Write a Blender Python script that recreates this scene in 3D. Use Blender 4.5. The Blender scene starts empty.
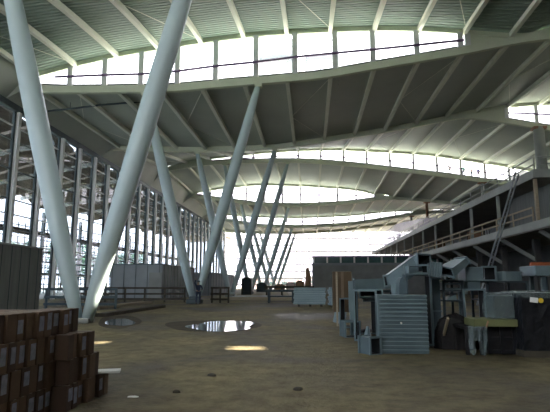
import bpy, math, random
from mathutils import Vector, Matrix
random.seed(7)
SC = bpy.context.scene
COL = SC.collection
V = Vector
# ------------------------------------------------------------------ camera
F_PX, PITCH, YAW, EYE = 490.0, math.radians(9.0), math.radians(4.1), 1.6
fw = V((-math.sin(YAW)*math.cos(PITCH), math.cos(YAW)*math.cos(PITCH), math.sin(PITCH)))
rt = V((math.cos(YAW), math.sin(YAW), 0))
up = rt.cross(fw)
cam_d = bpy.data.cameras.new('camera'); cam = bpy.data.objects.new('camera', cam_d); COL.objects.link(cam)
cam_d.sensor_fit = 'HORIZONTAL'; cam_d.sensor_width = 36; cam_d.lens = 36*F_PX/550
cam_d.clip_end = 2000; cam_d.clip_start = .05
m = Matrix((rt, up, -fw)).transposed().to_4x4(); m.translation = V((0, 0, EYE)); cam.matrix_world = m
SC.camera = cam
def ray(x, y): return fw + (x-275)/F_PX*rt + (206-y)/F_PX*up
def at(x, y, Y):
    r = ray(x, y); t = Y/r.y; return V((r.x*t, Y, EYE+r.z*t))
def gp(x, y, z=0.0):
    r = ray(x, y); t = (z-EYE)/r.z; return V((r.x*t, r.y*t, z))

# ------------------------------------------------------------------ materials
def nodes(name):
    mt = bpy.data.materials.new(name); mt.use_nodes = True
    nt = mt.node_tree; nt.nodes.clear()
    out = nt.nodes.new('ShaderNodeOutputMaterial')
    return mt, nt, out
def surf(name, c1, c2=None, scale=4.0, rough=.7, metal=0.0, bump=0.0, bscale=None, stretch=None, spec=.3, detail=4):
    """noise between two colours with optional bump"""
    mt, nt, out = nodes(name); N = nt.nodes; L = nt.links
    b = N.new('ShaderNodeBsdfPrincipled'); L.new(b.outputs[0], out.inputs[0])
    b.inputs['Roughness'].default_value = rough; b.inputs['Metallic'].default_value = metal
    b.inputs['Specular IOR Level'].default_value = spec
    c2 = c2 or tuple(v*.82 for v in c1)
    tc = N.new('ShaderNodeTexCoord'); mp = N.new('ShaderNodeMapping'); L.new(tc.outputs['Object'], mp.inputs[0])
    if stretch: mp.inputs['Scale'].default_value = stretch
    no = N.new('ShaderNodeTexNoise'); no.inputs['Scale'].default_value = scale; no.inputs['Detail'].default_value = detail
    L.new(mp.outputs[0], no.inputs['Vector'])
    rp = N.new('ShaderNodeValToRGB'); rp.color_ramp.elements[0].position = .32; rp.color_ramp.elements[1].position = .68
    rp.color_ramp.elements[0].color = (*c1, 1); rp.color_ramp.elements[1].color = (*c2, 1)
    L.new(no.outputs['Fac'], rp.inputs[0]); L.new(rp.outputs[0], b.inputs['Base Color'])
    if bump:
        n2 = N.new('ShaderNodeTexNoise'); n2.inputs['Scale'].default_value = bscale or scale*4; n2.inputs['Detail'].default_value = 5
        L.new(mp.outputs[0], n2.inputs['Vector'])
        bp = N.new('ShaderNodeBump'); bp.inputs['Strength'].default_value = bump; bp.inputs['Distance'].default_value = .05
        L.new(n2.outputs['Fac'], bp.inputs['Height']); L.new(bp.outputs[0], b.inputs['Normal'])
    return mt
def glass(name, tint, gloss=.08, rough=.02):
    mt, nt, out = nodes(name); N = nt.nodes; L = nt.links
    t = N.new('ShaderNodeBsdfTransparent'); t.inputs[0].default_value = (*tint, 1)
    g = N.new('ShaderNodeBsdfGlossy'); g.inputs['Roughness'].default_value = rough
    no = N.new('ShaderNodeTexNoise'); no.inputs['Scale'].default_value = .5
    mr = N.new('ShaderNodeMapRange'); mr.inputs['To Min'].default_value = gloss*.8; mr.inputs['To Max'].default_value = gloss*1.2
    L.new(no.outputs['Fac'], mr.inputs['Value'])
    mx = N.new('ShaderNodeMixShader'); L.new(mr.outputs[0], mx.inputs[0]); L.new(t.outputs[0], mx.inputs[1]); L.new(g.outputs[0], mx.inputs[2])
    L.new(mx.outputs[0], out.inputs[0]); return mt
def film(name, col, alpha, scale=30):
    """translucent sheet: plastic wrap or netting"""
    mt, nt, out = nodes(name); N = nt.nodes; L = nt.links
    t = N.new('ShaderNodeBsdfTransparent')
    b = N.new('ShaderNodeBsdfPrincipled'); b.inputs['Base Color'].default_value = (*col, 1); b.inputs['Roughness'].default_value = .35
    no = N.new('ShaderNodeTexNoise'); no.inputs['Scale'].default_value = scale; no.inputs['Detail'].default_value = 3
    mr = N.new('ShaderNodeMapRange'); mr.inputs['From Min'].default_value = .3; mr.inputs['From Max'].default_value = .7
    mr.inputs['To Min'].default_value = max(0, alpha-.13); mr.inputs['To Max'].default_value = min(1, alpha+.13)
    L.new(no.outputs['Fac'], mr.inputs['Value'])
    mx = N.new('ShaderNodeMixShader'); L.new(mr.outputs[0], mx.inputs[0]); L.new(t.outputs[0], mx.inputs[1]); L.new(b.outputs[0], mx.inputs[2])
    L.new(mx.outputs[0], out.inputs[0]); return mt

M = {}
M['steel_white'] = surf('white_painted_steel', (.56, .66, .65), (.50, .60, .59), .8, .45, spec=.4)
M['column_white'] = surf('white_column_paint', (.51, .62, .635), (.47, .575, .59), .7, .4, spec=.45)
M['chord'] = surf('chord_paint', (.72, .76, .60), (.66, .70, .55), .5, .6)
M['rib'] = surf('rib_paint', (.86, .87, .75), (.80, .81, .70), .6, .6)
M['deck'] = surf('corrugated_deck_grey', (.34, .43, .365), (.305, .39, .335), .35, .5)
M['soffit'] = surf('soffit_panel', (.50, .54, .47), (.44, .48, .42), .25, .6)
M['flute'] = surf('dark_flute_colour', (.05, .068, .055), (.04, .055, .045), .5, .8)
M['mullion'] = surf('mullion_paint', (.82, .83, .82), (.76, .77, .76), .7, .5)
M['dark_frame'] = surf('dark_frame_metal', (.10, .13, .14), (.07, .10, .11), 2, .5)
M['rail_dark'] = surf('dark_guard_rail', (.24, .17, .30), (.19, .13, .24), 3, .5)
M['glass_wall'] = glass('teal_curtain_glass', (.46, .50, .54), .06)
M['glass_lens'] = glass('clear_clerestory_glass', (.80, .79, .80), .05)
M['glass_end'] = glass('tinted_end_wall_glass', (.68, .66, .68), .05)
M['glass_back'] = glass('clear_rear_glass', (.93, .93, .92), .05)
M['glass_dark'] = surf('dark_green_parapet_panel', (.06, .12, .11), (.08, .15, .14), 1.5, .2, spec=.6)
M['concrete'] = surf('raw_concrete', (.30, .31, .30), (.24, .25, .24), .8, .85, bump=.15)
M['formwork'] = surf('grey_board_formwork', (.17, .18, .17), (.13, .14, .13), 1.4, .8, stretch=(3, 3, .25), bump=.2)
M['hoarding'] = surf('pale_grey_hoarding', (.30, .325, .345), (.25, .275, .29), .7, .75)
M['slab_dark'] = surf('deck_concrete_dark', (.21, .20, .18), (.16, .155, .14), .6, .85)
M['slab_edge'] = surf('slab_edge_steel', (.34, .36, .33), (.28, .30, .28), .7, .7)
M['timber'] = surf('raw_timber', (.40, .34, .24), (.33, .27, .19), 3, .8, stretch=(1, 8, 8))
M['dark_timber'] = surf('dark_damp_timber', (.075, .065, .048), (.05, .045, .035), 4, .85)
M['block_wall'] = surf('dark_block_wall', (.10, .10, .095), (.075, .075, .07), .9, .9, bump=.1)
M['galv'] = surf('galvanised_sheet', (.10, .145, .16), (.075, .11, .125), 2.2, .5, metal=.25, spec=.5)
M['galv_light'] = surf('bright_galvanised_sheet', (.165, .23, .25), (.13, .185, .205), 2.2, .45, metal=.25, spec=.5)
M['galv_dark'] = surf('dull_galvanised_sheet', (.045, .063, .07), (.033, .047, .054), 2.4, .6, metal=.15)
M['galv_in'] = surf('duct_inside_black', (.018, .022, .024), (.012, .015, .017), 5, .9)
M['rust'] = surf('rust_primer', (.34, .20, .12), (.28, .16, .09), 3, .85)
M['orange'] = surf('orange_paint', (.30, .08, .03), (.24, .065, .025), 3, .6)
M['card'] = surf('brown_cardboard', (.135, .088, .058), (.105, .068, .044), 2.5, .9)
M['card2'] = surf('dark_brown_cardboard', (.085, .056, .040), (.066, .043, .031), 2.5, .9)
M['card_tan'] = surf('tan_cardboard', (.11, .078, .048), (.09, .064, .038), 2.5, .9)
M['label'] = surf('pale_paper_label', (.26, .26, .31), (.17, .175, .21), 18, .8)
M['tape'] = surf('packing_tape', (.20, .15, .10), (.17, .12, .08), 6, .4)
M['paper'] = surf('white_paper', (.80, .80, .78), (.72, .72, .70), 8, .8)
M['black_plastic'] = surf('black_plastic_wrap', (.008, .009, .011), (.014, .015, .018), 7, .4, bump=.4, bscale=14)
M['tarp'] = surf('dark_tarpaulin', (.010, .0095, .0105), (.016, .015, .016), 5, .6, bump=.5, bscale=9)
M['foam'] = surf('olive_foam_board', (.15, .16, .07), (.12, .13, .055), 3, .8)
M['yellow'] = surf('yellow_tag', (.80, .58, .05), (.72, .50, .04), 6, .6)
M['film'] = film('clear_plastic_wrap', (.20, .25, .25), .36, 5)
M['net'] = film('lavender_safety_net', (.40, .35, .48), .5, 40)
M['navy'] = surf('dark_blue_cloth', (.03, .04, .07), (.045, .055, .09), 12, .9)
M['skin'] = surf('skin', (.42, .27, .19), (.38, .24, .17), 10, .6)
M['hair'] = surf('dark_hair', (.03, .02, .015), (.05, .035, .025), 40, .7)
M['hivis_green'] = surf('green_work_vest', (.20, .50, .34), (.16, .44, .30), 8, .8)
M['hivis_yellow'] = surf('tan_work_vest', (.62, .48, .20), (.54, .42, .16), 8, .8)
M['blue_cloth'] = surf('blue_work_jacket', (.06, .07, .30), (.05, .06, .24), 8, .8)
M['leaf'] = surf('hazy_leaf', (.10, .20, .12), (.16, .27, .18), 3, .8)
M['bark'] = surf('bark', (.12, .09, .07), (.08, .06, .05), 5, .9)
M['pink_wall'] = surf('pale_pink_render', (.62, .50, .48), (.55, .44, .43), .5, .8)
M['canopy'] = surf('brown_canopy_soffit', (.20, .16, .12), (.15, .12, .09), .4, .8)
M['scaffold'] = surf('galvanised_scaffold', (.22, .25, .26), (.17, .20, .21), 2, .6)
M['blue_sheet'] = surf('blue_grey_sheet_metal', (.34, .45, .50), (.28, .38, .43), 1.6, .5, metal=.15)

M['bounce_ground'] = surf('pale_bounce_ground', (.60, .57, .48), (.50, .48, .41), .3, .9)
def dirt_mat():
    mt, nt, out = nodes('damp_dirt_ground'); N = nt.nodes; L = nt.links
    b = N.new('ShaderNodeBsdfPrincipled'); L.new(b.outputs[0], out.inputs[0])
    tc = N.new('ShaderNodeTexCoord')
    n1 = N.new('ShaderNodeTexNoise'); n1.inputs['Scale'].default_value = .22; n1.inputs['Detail'].default_value = 6; n1.inputs['Distortion'].default_value = .6
    n2 = N.new('ShaderNodeTexNoise'); n2.inputs['Scale'].default_value = 2.6; n2.inputs['Detail'].default_value = 8; n2.inputs['Roughness'].default_value = .7
    n3 = N.new('ShaderNodeTexNoise'); n3.inputs['Scale'].default_value = 14; n3.inputs['Detail'].default_value = 6
    for n in (n1, n2, n3): L.new(tc.outputs['Object'], n.inputs['Vector'])
    r1 = N.new('ShaderNodeValToRGB'); e = r1.color_ramp.elements
    e[0].position = .36; e[0].color = (.075, .061, .036, 1); e[1].position = .66; e[1].color = (.29, .245, .14, 1)
    L.new(n1.outputs['Fac'], r1.inputs[0])
    r2 = N.new('ShaderNodeValToRGB'); e = r2.color_ramp.elements
    e[0].position = .33; e[0].color = (.50, .48, .46, 1); e[1].position = .6; e[1].color = (1, 1, 1, 1)
    L.new(n2.outputs['Fac'], r2.inputs[0])
    mx = N.new('ShaderNodeMix'); mx.data_type = 'RGBA'; mx.blend_type = 'MULTIPLY'; mx.inputs[0].default_value = 1
    L.new(r1.outputs[0], mx.inputs[6]); L.new(r2.outputs[0], mx.inputs[7]); L.new(mx.outputs[2], b.inputs['Base Color'])
    rr = N.new('ShaderNodeMapRange'); rr.inputs['From Min'].default_value = .35; rr.inputs['From Max'].default_value = .6
    rr.inputs['To Min'].default_value = .55; rr.inputs['To Max'].default_value = .95
    L.new(n1.outputs['Fac'], rr.inputs['Value']); L.new(rr.outputs[0], b.inputs['Roughness'])
    b.inputs['Specular IOR Level'].default_value = .2
    bp = N.new('ShaderNodeBump'); bp.inputs['Strength'].default_value = .5; bp.inputs['Distance'].default_value = .06
    ad = N.new('ShaderNodeMath'); ad.operation = 'ADD'; L.new(n2.outputs['Fac'], ad.inputs[0]); L.new(n3.outputs['Fac'], ad.inputs[1])
    L.new(ad.outputs[0], bp.inputs['Height']); L.new(bp.outputs[0], b.inputs['Normal'])
    return mt
M['dirt'] = dirt_mat()
def water_mat():
    mt, nt, out = nodes('puddle_water'); N = nt.nodes; L = nt.links
    b = N.new('ShaderNodeBsdfPrincipled'); L.new(b.outputs[0], out.inputs[0])
    b.inputs['Base Color'].default_value = (.03, .028, .022, 1); b.inputs['Roughness'].default_value = .06
    b.inputs['Specular IOR Level'].default_value = .9
    no = N.new('ShaderNodeTexNoise'); no.inputs['Scale'].default_value = 1.6; no.inputs['Detail'].default_value = 3
    bp = N.new('ShaderNodeBump'); bp.inputs['Strength'].default_value = .16; L.new(no.outputs['Fac'], bp.inputs['Height']); L.new(bp.outputs[0], b.inputs['Normal'])
    return mt
M['water'] = water_mat()
M['mud'] = surf('dark_wet_mud', (.055, .045, .028), (.075, .062, .038), 1.5, .85, bump=.2, spec=.15)

# ------------------------------------------------------------------ mesh builder
class MB:
    def __init__(s): s.v = []; s.f = []
    def add(s, vs, fs):
        n = len(s.v); s.v += [tuple(p) for p in vs]; s.f += [tuple(i+n for i in f) for f in fs]; return s
    def box(s, c, d, rz=0.0, rx=0.0, ry=0.0):
        c = V(c); R = Matrix.Rotation(rz, 3, 'Z') @ Matrix.Rotation(ry, 3, 'Y') @ Matrix.Rotation(rx, 3, 'X')
        vs = [c + R @ V((x*d[0]/2, y*d[1]/2, z*d[2]/2)) for x in (-1, 1) for y in (-1, 1) for z in (-1, 1)]
        return s.add(vs, [(0, 1, 3, 2), (4, 6, 7, 5), (0, 4, 5, 1), (2, 3, 7, 6), (0, 2, 6, 4), (1, 5, 7, 3)])
    def bar(s, a, b, w, h, hint=(0, 0, 1)):
        a, b = V(a), V(b); d = (b-a).normalized(); hv = V(hint)
        if abs(d.dot(hv)) > .98: hv = V((1, 0, 0))
        x = d.cross(hv).normalized(); z = x.cross(d).normalized()
        vs = [p + x*(i*w/2) + z*(j*h/2) for p in (a, b) for i, j in ((-1, -1), (1, -1), (1, 1), (-1, 1))]
        return s.add(vs, [(3, 2, 1, 0), (4, 5, 6, 7), (0, 1, 5, 4), (1, 2, 6, 5), (2, 3, 7, 6), (3, 0, 4, 7)])
    def tube(s, pts, radii, seg=12, cap=True):
        pts = [V(p) for p in pts]
        if not isinstance(radii, (list, tuple)): radii = [radii]*len(pts)
        n0 = len(s.v); n = len(pts); px = None
        for i, p in enumerate(pts):
            d = (pts[min(i+1, n-1)] - pts[max(i-1, 0)]).normalized()
            if px is None:
                h = V((0, 0, 1)) if abs(d.z) < .9 else V((1, 0, 0)); px = d.cross(h).normalized()
            else: px = (px - d*px.dot(d)).normalized()
            py = d.cross(px)
            for k in range(seg):
                a = 2*math.pi*k/seg; s.v.append(tuple(p + px*(math.cos(a)*radii[i]) + py*(math.sin(a)*radii[i])))
        for i in range(n-1):
            for k in range(seg):
                k2 = (k+1) % seg
                s.f.append((n0+i*seg+k, n0+i*seg+k2, n0+(i+1)*seg+k2, n0+(i+1)*seg+k))
        if cap:
            s.f.append(tuple(n0+k for k in reversed(range(seg)))); s.f.append(tuple(n0+(n-1)*seg+k for k in range(seg)))
        return s
    def prism(s, poly, off):
        off = V(off); n = len(poly); P = [V(p) for p in poly]
        vs = P + [p+off for p in P]
        fs = [tuple(range(n)), tuple(reversed(range(n, 2*n)))] + [(i, i+n, (i+1) % n+n, (i+1) % n) for i in range(n)]
        return s.add(vs, fs)
    def sweep(s, rings, close=True):
        n0 = len(s.v); k = len(rings[0])
        for r in rings: s.v += [tuple(p) for p in r]
        for i in range(len(rings)-1):
            for j in range(k):
                j2 = (j+1) % k; s.f.append((n0+i*k+j, n0+i*k+j2, n0+(i+1)*k+j2, n0+(i+1)*k+j))
        if close:
            s.f.append(tuple(n0+j for j in reversed(range(k)))); s.f.append(tuple(n0+(len(rings)-1)*k+j for j in range(k)))
        return s
    def build(s, name, mat, parent=None, smooth=False, loc=None, bevel=0.0, fix=True):
        me = bpy.data.meshes.new(name)
        if loc is not None:
            l = V(loc); me.from_pydata([tuple(V(p)-l) for p in s.v], [], s.f)
        else: me.from_pydata(s.v, [], s.f)
        me.materials.append(mat); me.validate()
        if fix:
            import bmesh
            bm = bmesh.new(); bm.from_mesh(me); bmesh.ops.recalc_face_normals(bm, faces=bm.faces); bm.to_mesh(me); bm.free()
        if smooth:
            for p in me.polygons: p.use_smooth = True
        o = bpy.data.objects.new(name, me); COL.objects.link(o)
        if loc is not None: o.location = loc
        if parent is not None:
            o.parent = parent
            if loc is None: o.location = V(o.location) - parent_loc(parent)
            else: o.location = V(loc) - parent_loc(parent)
        if bevel:
            b = o.modifiers.new('bevel', 'BEVEL'); b.width = bevel; b.segments = 2; b.limit_method = 'ANGLE'
        return o
def parent_loc(p):
    t = V((0, 0, 0))
    while p is not None: t += V(p.location); p = p.parent
    return t
def tag(o, label, cat, group=None, kind=None):
    o['label'] = label; o['category'] = cat
    if group: o['group'] = group
    if kind: o['kind'] = kind
    return o
def empty(name, loc=(0, 0, 0)):
    o = bpy.data.objects.new(name, None); COL.objects.link(o); o.location = loc; o.empty_display_size = .2; return o
def thing(name, label, cat, loc=(0, 0, 0), group=None, kind='thing'):
    return tag(empty(name, loc), label, cat, group, kind)
def structure(name, label=None, cat=None, loc=(0, 0, 0)):
    o = empty(name, loc); o['kind'] = 'structure'
    if label: o['label'] = label; o['category'] = cat
    return o
def stag(o, label, cat): o['kind'] = 'structure'; o['label'] = label; o['category'] = cat; return o

# ------------------------------------------------------------------ world and sun
W = bpy.data.worlds.new('overcast_sky'); SC.world = W; W.use_nodes = True
wn = W.node_tree; bg = wn.nodes['Background']
SKY = 8.0
tcw = wn.nodes.new('ShaderNodeTexCoord'); sxyz = wn.nodes.new('ShaderNodeSeparateXYZ'); rpw = wn.nodes.new('ShaderNodeValToRGB')
wn.links.new(tcw.outputs['Generated'], sxyz.inputs[0]); wn.links.new(sxyz.outputs['Z'], rpw.inputs[0])
rpw.color_ramp.elements[0].color = (.98, .95, 1.0, 1); rpw.color_ramp.elements[1].color = (.86, .93, 1.0, 1)
wn.links.new(rpw.outputs[0], bg.inputs[0]); bg.inputs['Strength'].default_value = SKY
SC.view_settings.view_transform = 'Standard'; SC.view_settings.look = 'None'
SC.view_settings.gamma = 1; SC.view_settings.exposure = 0.75; SC.view_settings.use_curve_mapping = False
SC.cycles.max_bounces = 10; SC.cycles.diffuse_bounces = 6; SC.cycles.transparent_max_bounces = 16
SC.cycles.caustics_reflective = False; SC.cycles.caustics_refractive = False
SC.cycles.sample_clamp_indirect = 6

# ------------------------------------------------------------------ roof curves (x, z at each truss line)
XL, XR, XRIB0, XRIBD = -27.0, 46.0, 1.95, 3.78
ROW = {k: 20.0*k for k in range(-2, 8)}; ROW[8] = 155.0
def curve(pts, Y): return sorted((p.x, p.z) for p in (at(x, y, Y) for x, y in pts))
def interp(c, x):
    if x <= c[0][0]: return c[0][1]
    if x >= c[-1][0]: return c[-1][1]
    for (a, za), (b, zb) in zip(c, c[1:]):
        if a <= x <= b:
            t = (x-a)/(b-a); return za+(zb-za)*t
def smoothed(c):
    """fine resampling with a light moving average so the beams read as clean arcs"""
    xs = [XL+(XR-XL)*i/146 for i in range(147)]; zs = [interp(c, x) for x in xs]
    for _ in range(10): zs = [zs[0]]+[(zs[i-1]+2*zs[i]+zs[i+1])/4 for i in range(1, len(zs)-1)]+[zs[-1]]
    return list(zip(xs, zs))
LO, UP = {}, {}
LO[2] = smoothed(curve([(0, 86), (50, 90), (100, 90), (180, 88.5), (200, 86), (320, 76), (370, 67), (430, 57), (470, 50), (505, 42.5), (530, 38)], 40) + [(24, 22.4), (32, 22.0), (46, 22.0)])
UP[2] = smoothed(curve([(0, 84), (40, 75), (72, 66), (106, 58), (142, 51), (178, 45.5), (200, 42), (260, 34.5), (320, 31), (380, 29), (430, 30), (460, 32.5), (505, 36), (530, 38)], 40) + [(24, 24.2), (32, 26), (46, 27)])
LO[3] = smoothed(curve([(60, 146), (110, 148), (200, 150), (240, 148.5), (275, 147), (300, 144), (325, 140), (350, 136), (390, 129.5), (430, 122), (463, 115), (500, 120), (540, 127), (575, 132)], 60))
UP[3] = smoothed(curve([(60, 146), (110, 148), (200, 150), (240, 148.5), (275, 147), (300, 144), (325, 140), (350, 136), (390, 129.5), (430, 122), (463, 113), (485, 110), (506, 106.5), (535, 104), (575, 103)], 60))
LO[4] = smoothed(curve([(140, 175), (165, 170), (190, 165.5), (210, 163), (240, 161.8), (270, 161), (300, 161), (325, 162.3), (360, 165.5), (390, 169), (450, 176), (480, 180.5), (540, 187)], 80))
UP[4] = smoothed(curve([(140, 174.5), (165, 169), (200, 159.5), (240, 155), (265, 152.3), (300, 150), (345, 149.5), (390, 152), (430, 154.6), (460, 159), (500, 165), (540, 172)], 80))
LO[5] = smoothed(curve([(183, 196), (193, 196), (230, 200.5), (260, 204.5), (300, 205.5), (340, 203.5), (360, 201.5), (380, 198.3), (390, 198), (420, 200), (450, 203), (500, 208)], 100))
UP[5] = smoothed(curve([(183, 196), (193, 193), (220, 188.5), (245, 185.7), (260, 184.5), (300, 185.5), (340, 188), (360, 190), (375, 194), (385, 197), (420, 200), (450, 203), (500, 208)], 100))
LO[6] = smoothed(curve([(200, 214), (225, 220), (260, 226), (300, 227), (340, 225), (360, 223), (390, 218), (430, 212), (480, 212)], 120))
UP[6] = smoothed(curve([(200, 213), (225, 214.5), (260, 217), (300, 217.7), (340, 216), (360, 214.6), (380, 212), (395, 211), (430, 211), (480, 211)], 120))
LO[7] = smoothed(curve([(215, 229), (230, 231), (260, 233), (300, 233), (330, 231.5), (360, 228), (400, 223.6), (430, 218)], 140)); UP[7] = LO[7]
LO[8] = [(XL, 17.2), (XR, 17.2)]; UP[8] = LO[8]
LO[1] = LO[2]; UP[1] = UP[2]
LO[0] = [(XL, 19.5), (XR, 22)]; UP[0] = LO[0]; LO[-1] = LO[0]; UP[-1] = LO[0]
def zlo(k, x): return interp(LO[k], x)
def zup(k, x): return max(interp(UP[k], x), zlo(k, x))
GRID = [XL+(XR-XL)*i/73 for i in range(74)]

# unseen roof holes added to let sun patches reach floor and column foot: (x, y, half size x, half size y)
SUN_DIR = V((1.0, .06, .95)).normalized()      # towards the sun
def hole_for(P, z=20.6):
    t = (z-P.z)/SUN_DIR.z; return P + SUN_DIR*t
SUN_HOLES = []
for (px, py, hx, hy) in ((252, 348, .62, .34), (99, 342.5, .4, .3)):
    P = gp(px, py); SUN_HOLES.append((P, hx, hy))
for (P, hx, hy) in ((V((-9.15, 19.9, .85)), 1.0, .13),): SUN_HOLES.append((P, hx, hy))
BAY0 = {0: (0, 1), 1: (1, 2)}
def bay_z(k, x, y):
    t = (y-ROW[k])/(ROW[k+1]-ROW[k])
    z0 = zlo(k, x) + .34; z1 = zup(k+1, x) + (.22 if zup(k+1, x) > zlo(k+1, x)+.3 else .34)
    return z0 + (z1-z0)*t + (.3*math.sin(math.pi*t) if k < 2 else 0)
hole_boxes = []
for P, hx, hy in SUN_HOLES:
    H = hole_for(P)
    for _ in range(4):
        k = 0 if H.y < 20 else 1
        H = hole_for(P, bay_z(k, H.x, H.y))
    hole_boxes.append((H.x-hx, H.x+hx, H.y-hy, H.y+hy))

def roof_bay(k):
    r = structure('ceiling', 'roof soffit bay %d of the wave shaped steel roof counted from behind the camera' % (k+3), 'ceiling')
    y0, y1 = ROW[k], ROW[k+1]
    deck = MB(); th = .22
    corr = k in (0, 1)
    if corr:
        step = .44; ny = int((y1-y0)/step); ys = []
        for j in range(ny):
            for fy, dz in ((0, 0), (.56, 0), (.60, .10), (.96, .10)): ys.append((y0+(j+fy)*step, dz))
        ys.append((y1, 0))
    else: ys = [(y0+(y1-y0)*j/10, 0) for j in range(11)]
    xs = GRID if not corr else GRID[::1]
    # extra grid lines so that the holes have clean edges
    hb = [h for h in hole_boxes if y0 <= (h[2]+h[3])/2 < y1]
    if hb:
        xs = sorted(set(xs) | {e for h in hb for e in h[:2]})
        ys = sorted(ys + [(e, 0) for h in hb for e in h[2:]])
    def inhole(x, y): return any(h[0] < x < h[1] and h[2] < y < h[3] for h in hb)
    nx = len(xs); n0 = 0
    for (y, dz) in ys:
        for x in xs: deck.v.append((x, y, bay_z(k, x, y)+dz))
    nl = len(deck.v)
    for (y, dz) in ys:
        for x in xs: deck.v.append((x, y, bay_z(k, x, y)+th))
    for j in range(len(ys)-1):
        for i in range(nx-1):
            if hb and inhole((xs[i]+xs[i+1])/2, (ys[j][0]+ys[j+1][0])/2): continue
            a = j*nx+i; deck.f.append((a, a+nx, a+nx+1, a+1)); b = a+nl; deck.f.append((b, b+1, b+nx+1, b+nx))
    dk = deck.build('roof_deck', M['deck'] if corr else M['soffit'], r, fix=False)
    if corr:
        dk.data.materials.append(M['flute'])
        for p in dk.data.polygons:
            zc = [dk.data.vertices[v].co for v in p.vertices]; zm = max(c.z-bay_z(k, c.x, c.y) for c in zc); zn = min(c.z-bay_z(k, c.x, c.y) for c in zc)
            if .05 < zn and zm < .15: p.material_index = 1  # groove faces take a darker colour than the deck
    # ribs run along the hall under the deck
    i0 = math.ceil((XL+1-XRIB0)/XRIBD)
    i = i0
    while XRIB0+i*XRIBD < XR-1:
        x = XRIB0+i*XRIBD; i += 1
        if k < 0 and True: continue
        rings = []
        for j in range(9):
            y = y0+.25+(y1-y0-.5)*j/8; z = bay_z(k, x, y)
            rings.append([(x-.17, y, z-.02), (x+.17, y, z-.02), (x+.17, y, z-.42), (x-.17, y, z-.42)])
        MB().sweep(rings).build('rib', M['rib'], r)
    # thin cross bracing rods between ribs
    if k in (1, 2, 3):
        for bi in (-7, -4, -1, 2, 5, 8):
            xa, xb = XRIB0+bi*XRIBD, XRIB0+(bi+1)*XRIBD
            for (p, q) in (((xa, y0+10), (xb, y1-.6)), ((xb, y0+1), (xa, y0+10))):
                MB().tube([(p[0], p[1], bay_z(k, *p)-.25), (q[0], q[1], bay_z(k, *q)-.25)], .028, 5).build('bracing_rod', M['rib'], r)
    return r
for k in range(-2+1, 8): roof_bay(k)

MULL2 = [-24.2, -21.14, -18.0, -14.71, -11.45, -8.06, -4.53, -1.13, 2.32, 5.55, 9.25, 12.89]
LENS_NAMES = {1: 'overhead clerestory window just behind the frame', 2: 'nearest lens shaped clerestory window spanning the top of the picture',
              3: 'clerestory window at the upper right edge above the round grey post', 4: 'long clerestory window with workers seen through its right end',
              5: 'short lens shaped clerestory window above the middle of the hall', 6: 'farthest narrow clerestory window before the glazed end wall',
              7: 'plain edge beam of the last roof bay before the end wall', 0: 'roof beam behind the camera'}
for k in range(0, 8):
    Y = ROW[k]; r = structure('window_%d' % (k+1), LENS_NAMES[k], 'window' if k not in (0, 7) else 'beam')
    xs = [XL+(XR-XL)*i/146 for i in range(147)]
    ch = .32 if k > 0 else .3
    MB().sweep([[(x, Y-.22, zlo(k, x)-ch), (x, Y+.22, zlo(k, x)-ch), (x, Y+.22, zlo(k, x)+ch), (x, Y-.22, zlo(k, x)+ch)] for x in xs]).build('lower_chord', M['chord'], r)
    if k in (0, 7): continue
    runs = []; cur = []
    for x in xs:
        if zup(k, x)-zlo(k, x) > .12: cur.append(x)
        elif cur: runs.append(cur); cur = []
    if cur: runs.append(cur)
    for run in runs:
        if len(run) < 6: continue
        MB().sweep([[(x, Y-.18, zup(k, x)-.2), (x, Y+.18, zup(k, x)-.2), (x, Y+.18, zup(k, x)+.2), (x, Y-.18, zup(k, x)+.2)] for x in run]).build('upper_chord', M['chord'], r)
        g = [x for x in run if zup(k, x)-zlo(k, x) > .85]
        if len(g) < 4: continue
        if k in (2, 4): g = [x for x in g if x < (14.0 if k == 2 and run[0] < 0 else 60)]
        if k == 3: g = [x for x in g if x > 24.3]
        # solid closing plates in the narrow tips, glass in the open middle
        for side in (0, 1):
            tip = [x for x in run if (x <= g[0] if side == 0 else x >= g[-1]) and x < (19.5 if k == 2 and g[0] < 0 else 99)]
            if len(tip) > 2:
                MB().sweep([[(x, Y-.06, zlo(k, x)), (x, Y+.06, zlo(k, x)), (x, Y+.06, max(zup(k, x), zlo(k, x)+.01)), (x, Y-.06, max(zup(k, x), zlo(k, x)+.01))] for x in tip]).build('closing_plate', M['chord'], r)
        MB().sweep([[(x, Y+.02, zlo(k, x)+.3), (x, Y+.04, zlo(k, x)+.3), (x, Y+.04, zup(k, x)-.18), (x, Y+.02, zup(k, x)-.18)] for x in g]).build('pane', M['glass_lens'], r)
        ml = [x for x in (MULL2 if k in (1, 2) and g[0] < 0 else [XRIB0+XRIBD*i for i in range(-9, 13)]) if g[0] < x < g[-1]]
        if k == 3: ml = [24.4, 27.9, 31.7, 35.5, 39.3, 43]
        if k == 2 and g[0] < 0: ml = ml + [g[-1]]
        for x in ml:
            MB().box((x, Y-.05, (zlo(k, x)+zup(k, x))/2+.05), (.46 if k < 4 else .36, .3, zup(k, x)-zlo(k, x)-.3)).build('mullion', M['mullion'], r)
        if k == 2 and g[0] < 0:
            pts = [at(px, py, Y-.3) for px, py in ((55, 77), (105, 75), (142, 74), (178, 71), (216, 66), (256, 62), (295, 57), (335, 53), (373, 49.5), (417, 45), (464, 40))]
        else:
            fr = .52 if k != 4 else .45
            pts = [V((x, Y-.3, zlo(k, x)*(1-fr)+zup(k, x)*fr)) for x in g[::3]]
        MB().tube(pts, .11 if k < 4 else .09, 6).build('guard_rail', M['rail_dark'], r)
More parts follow.
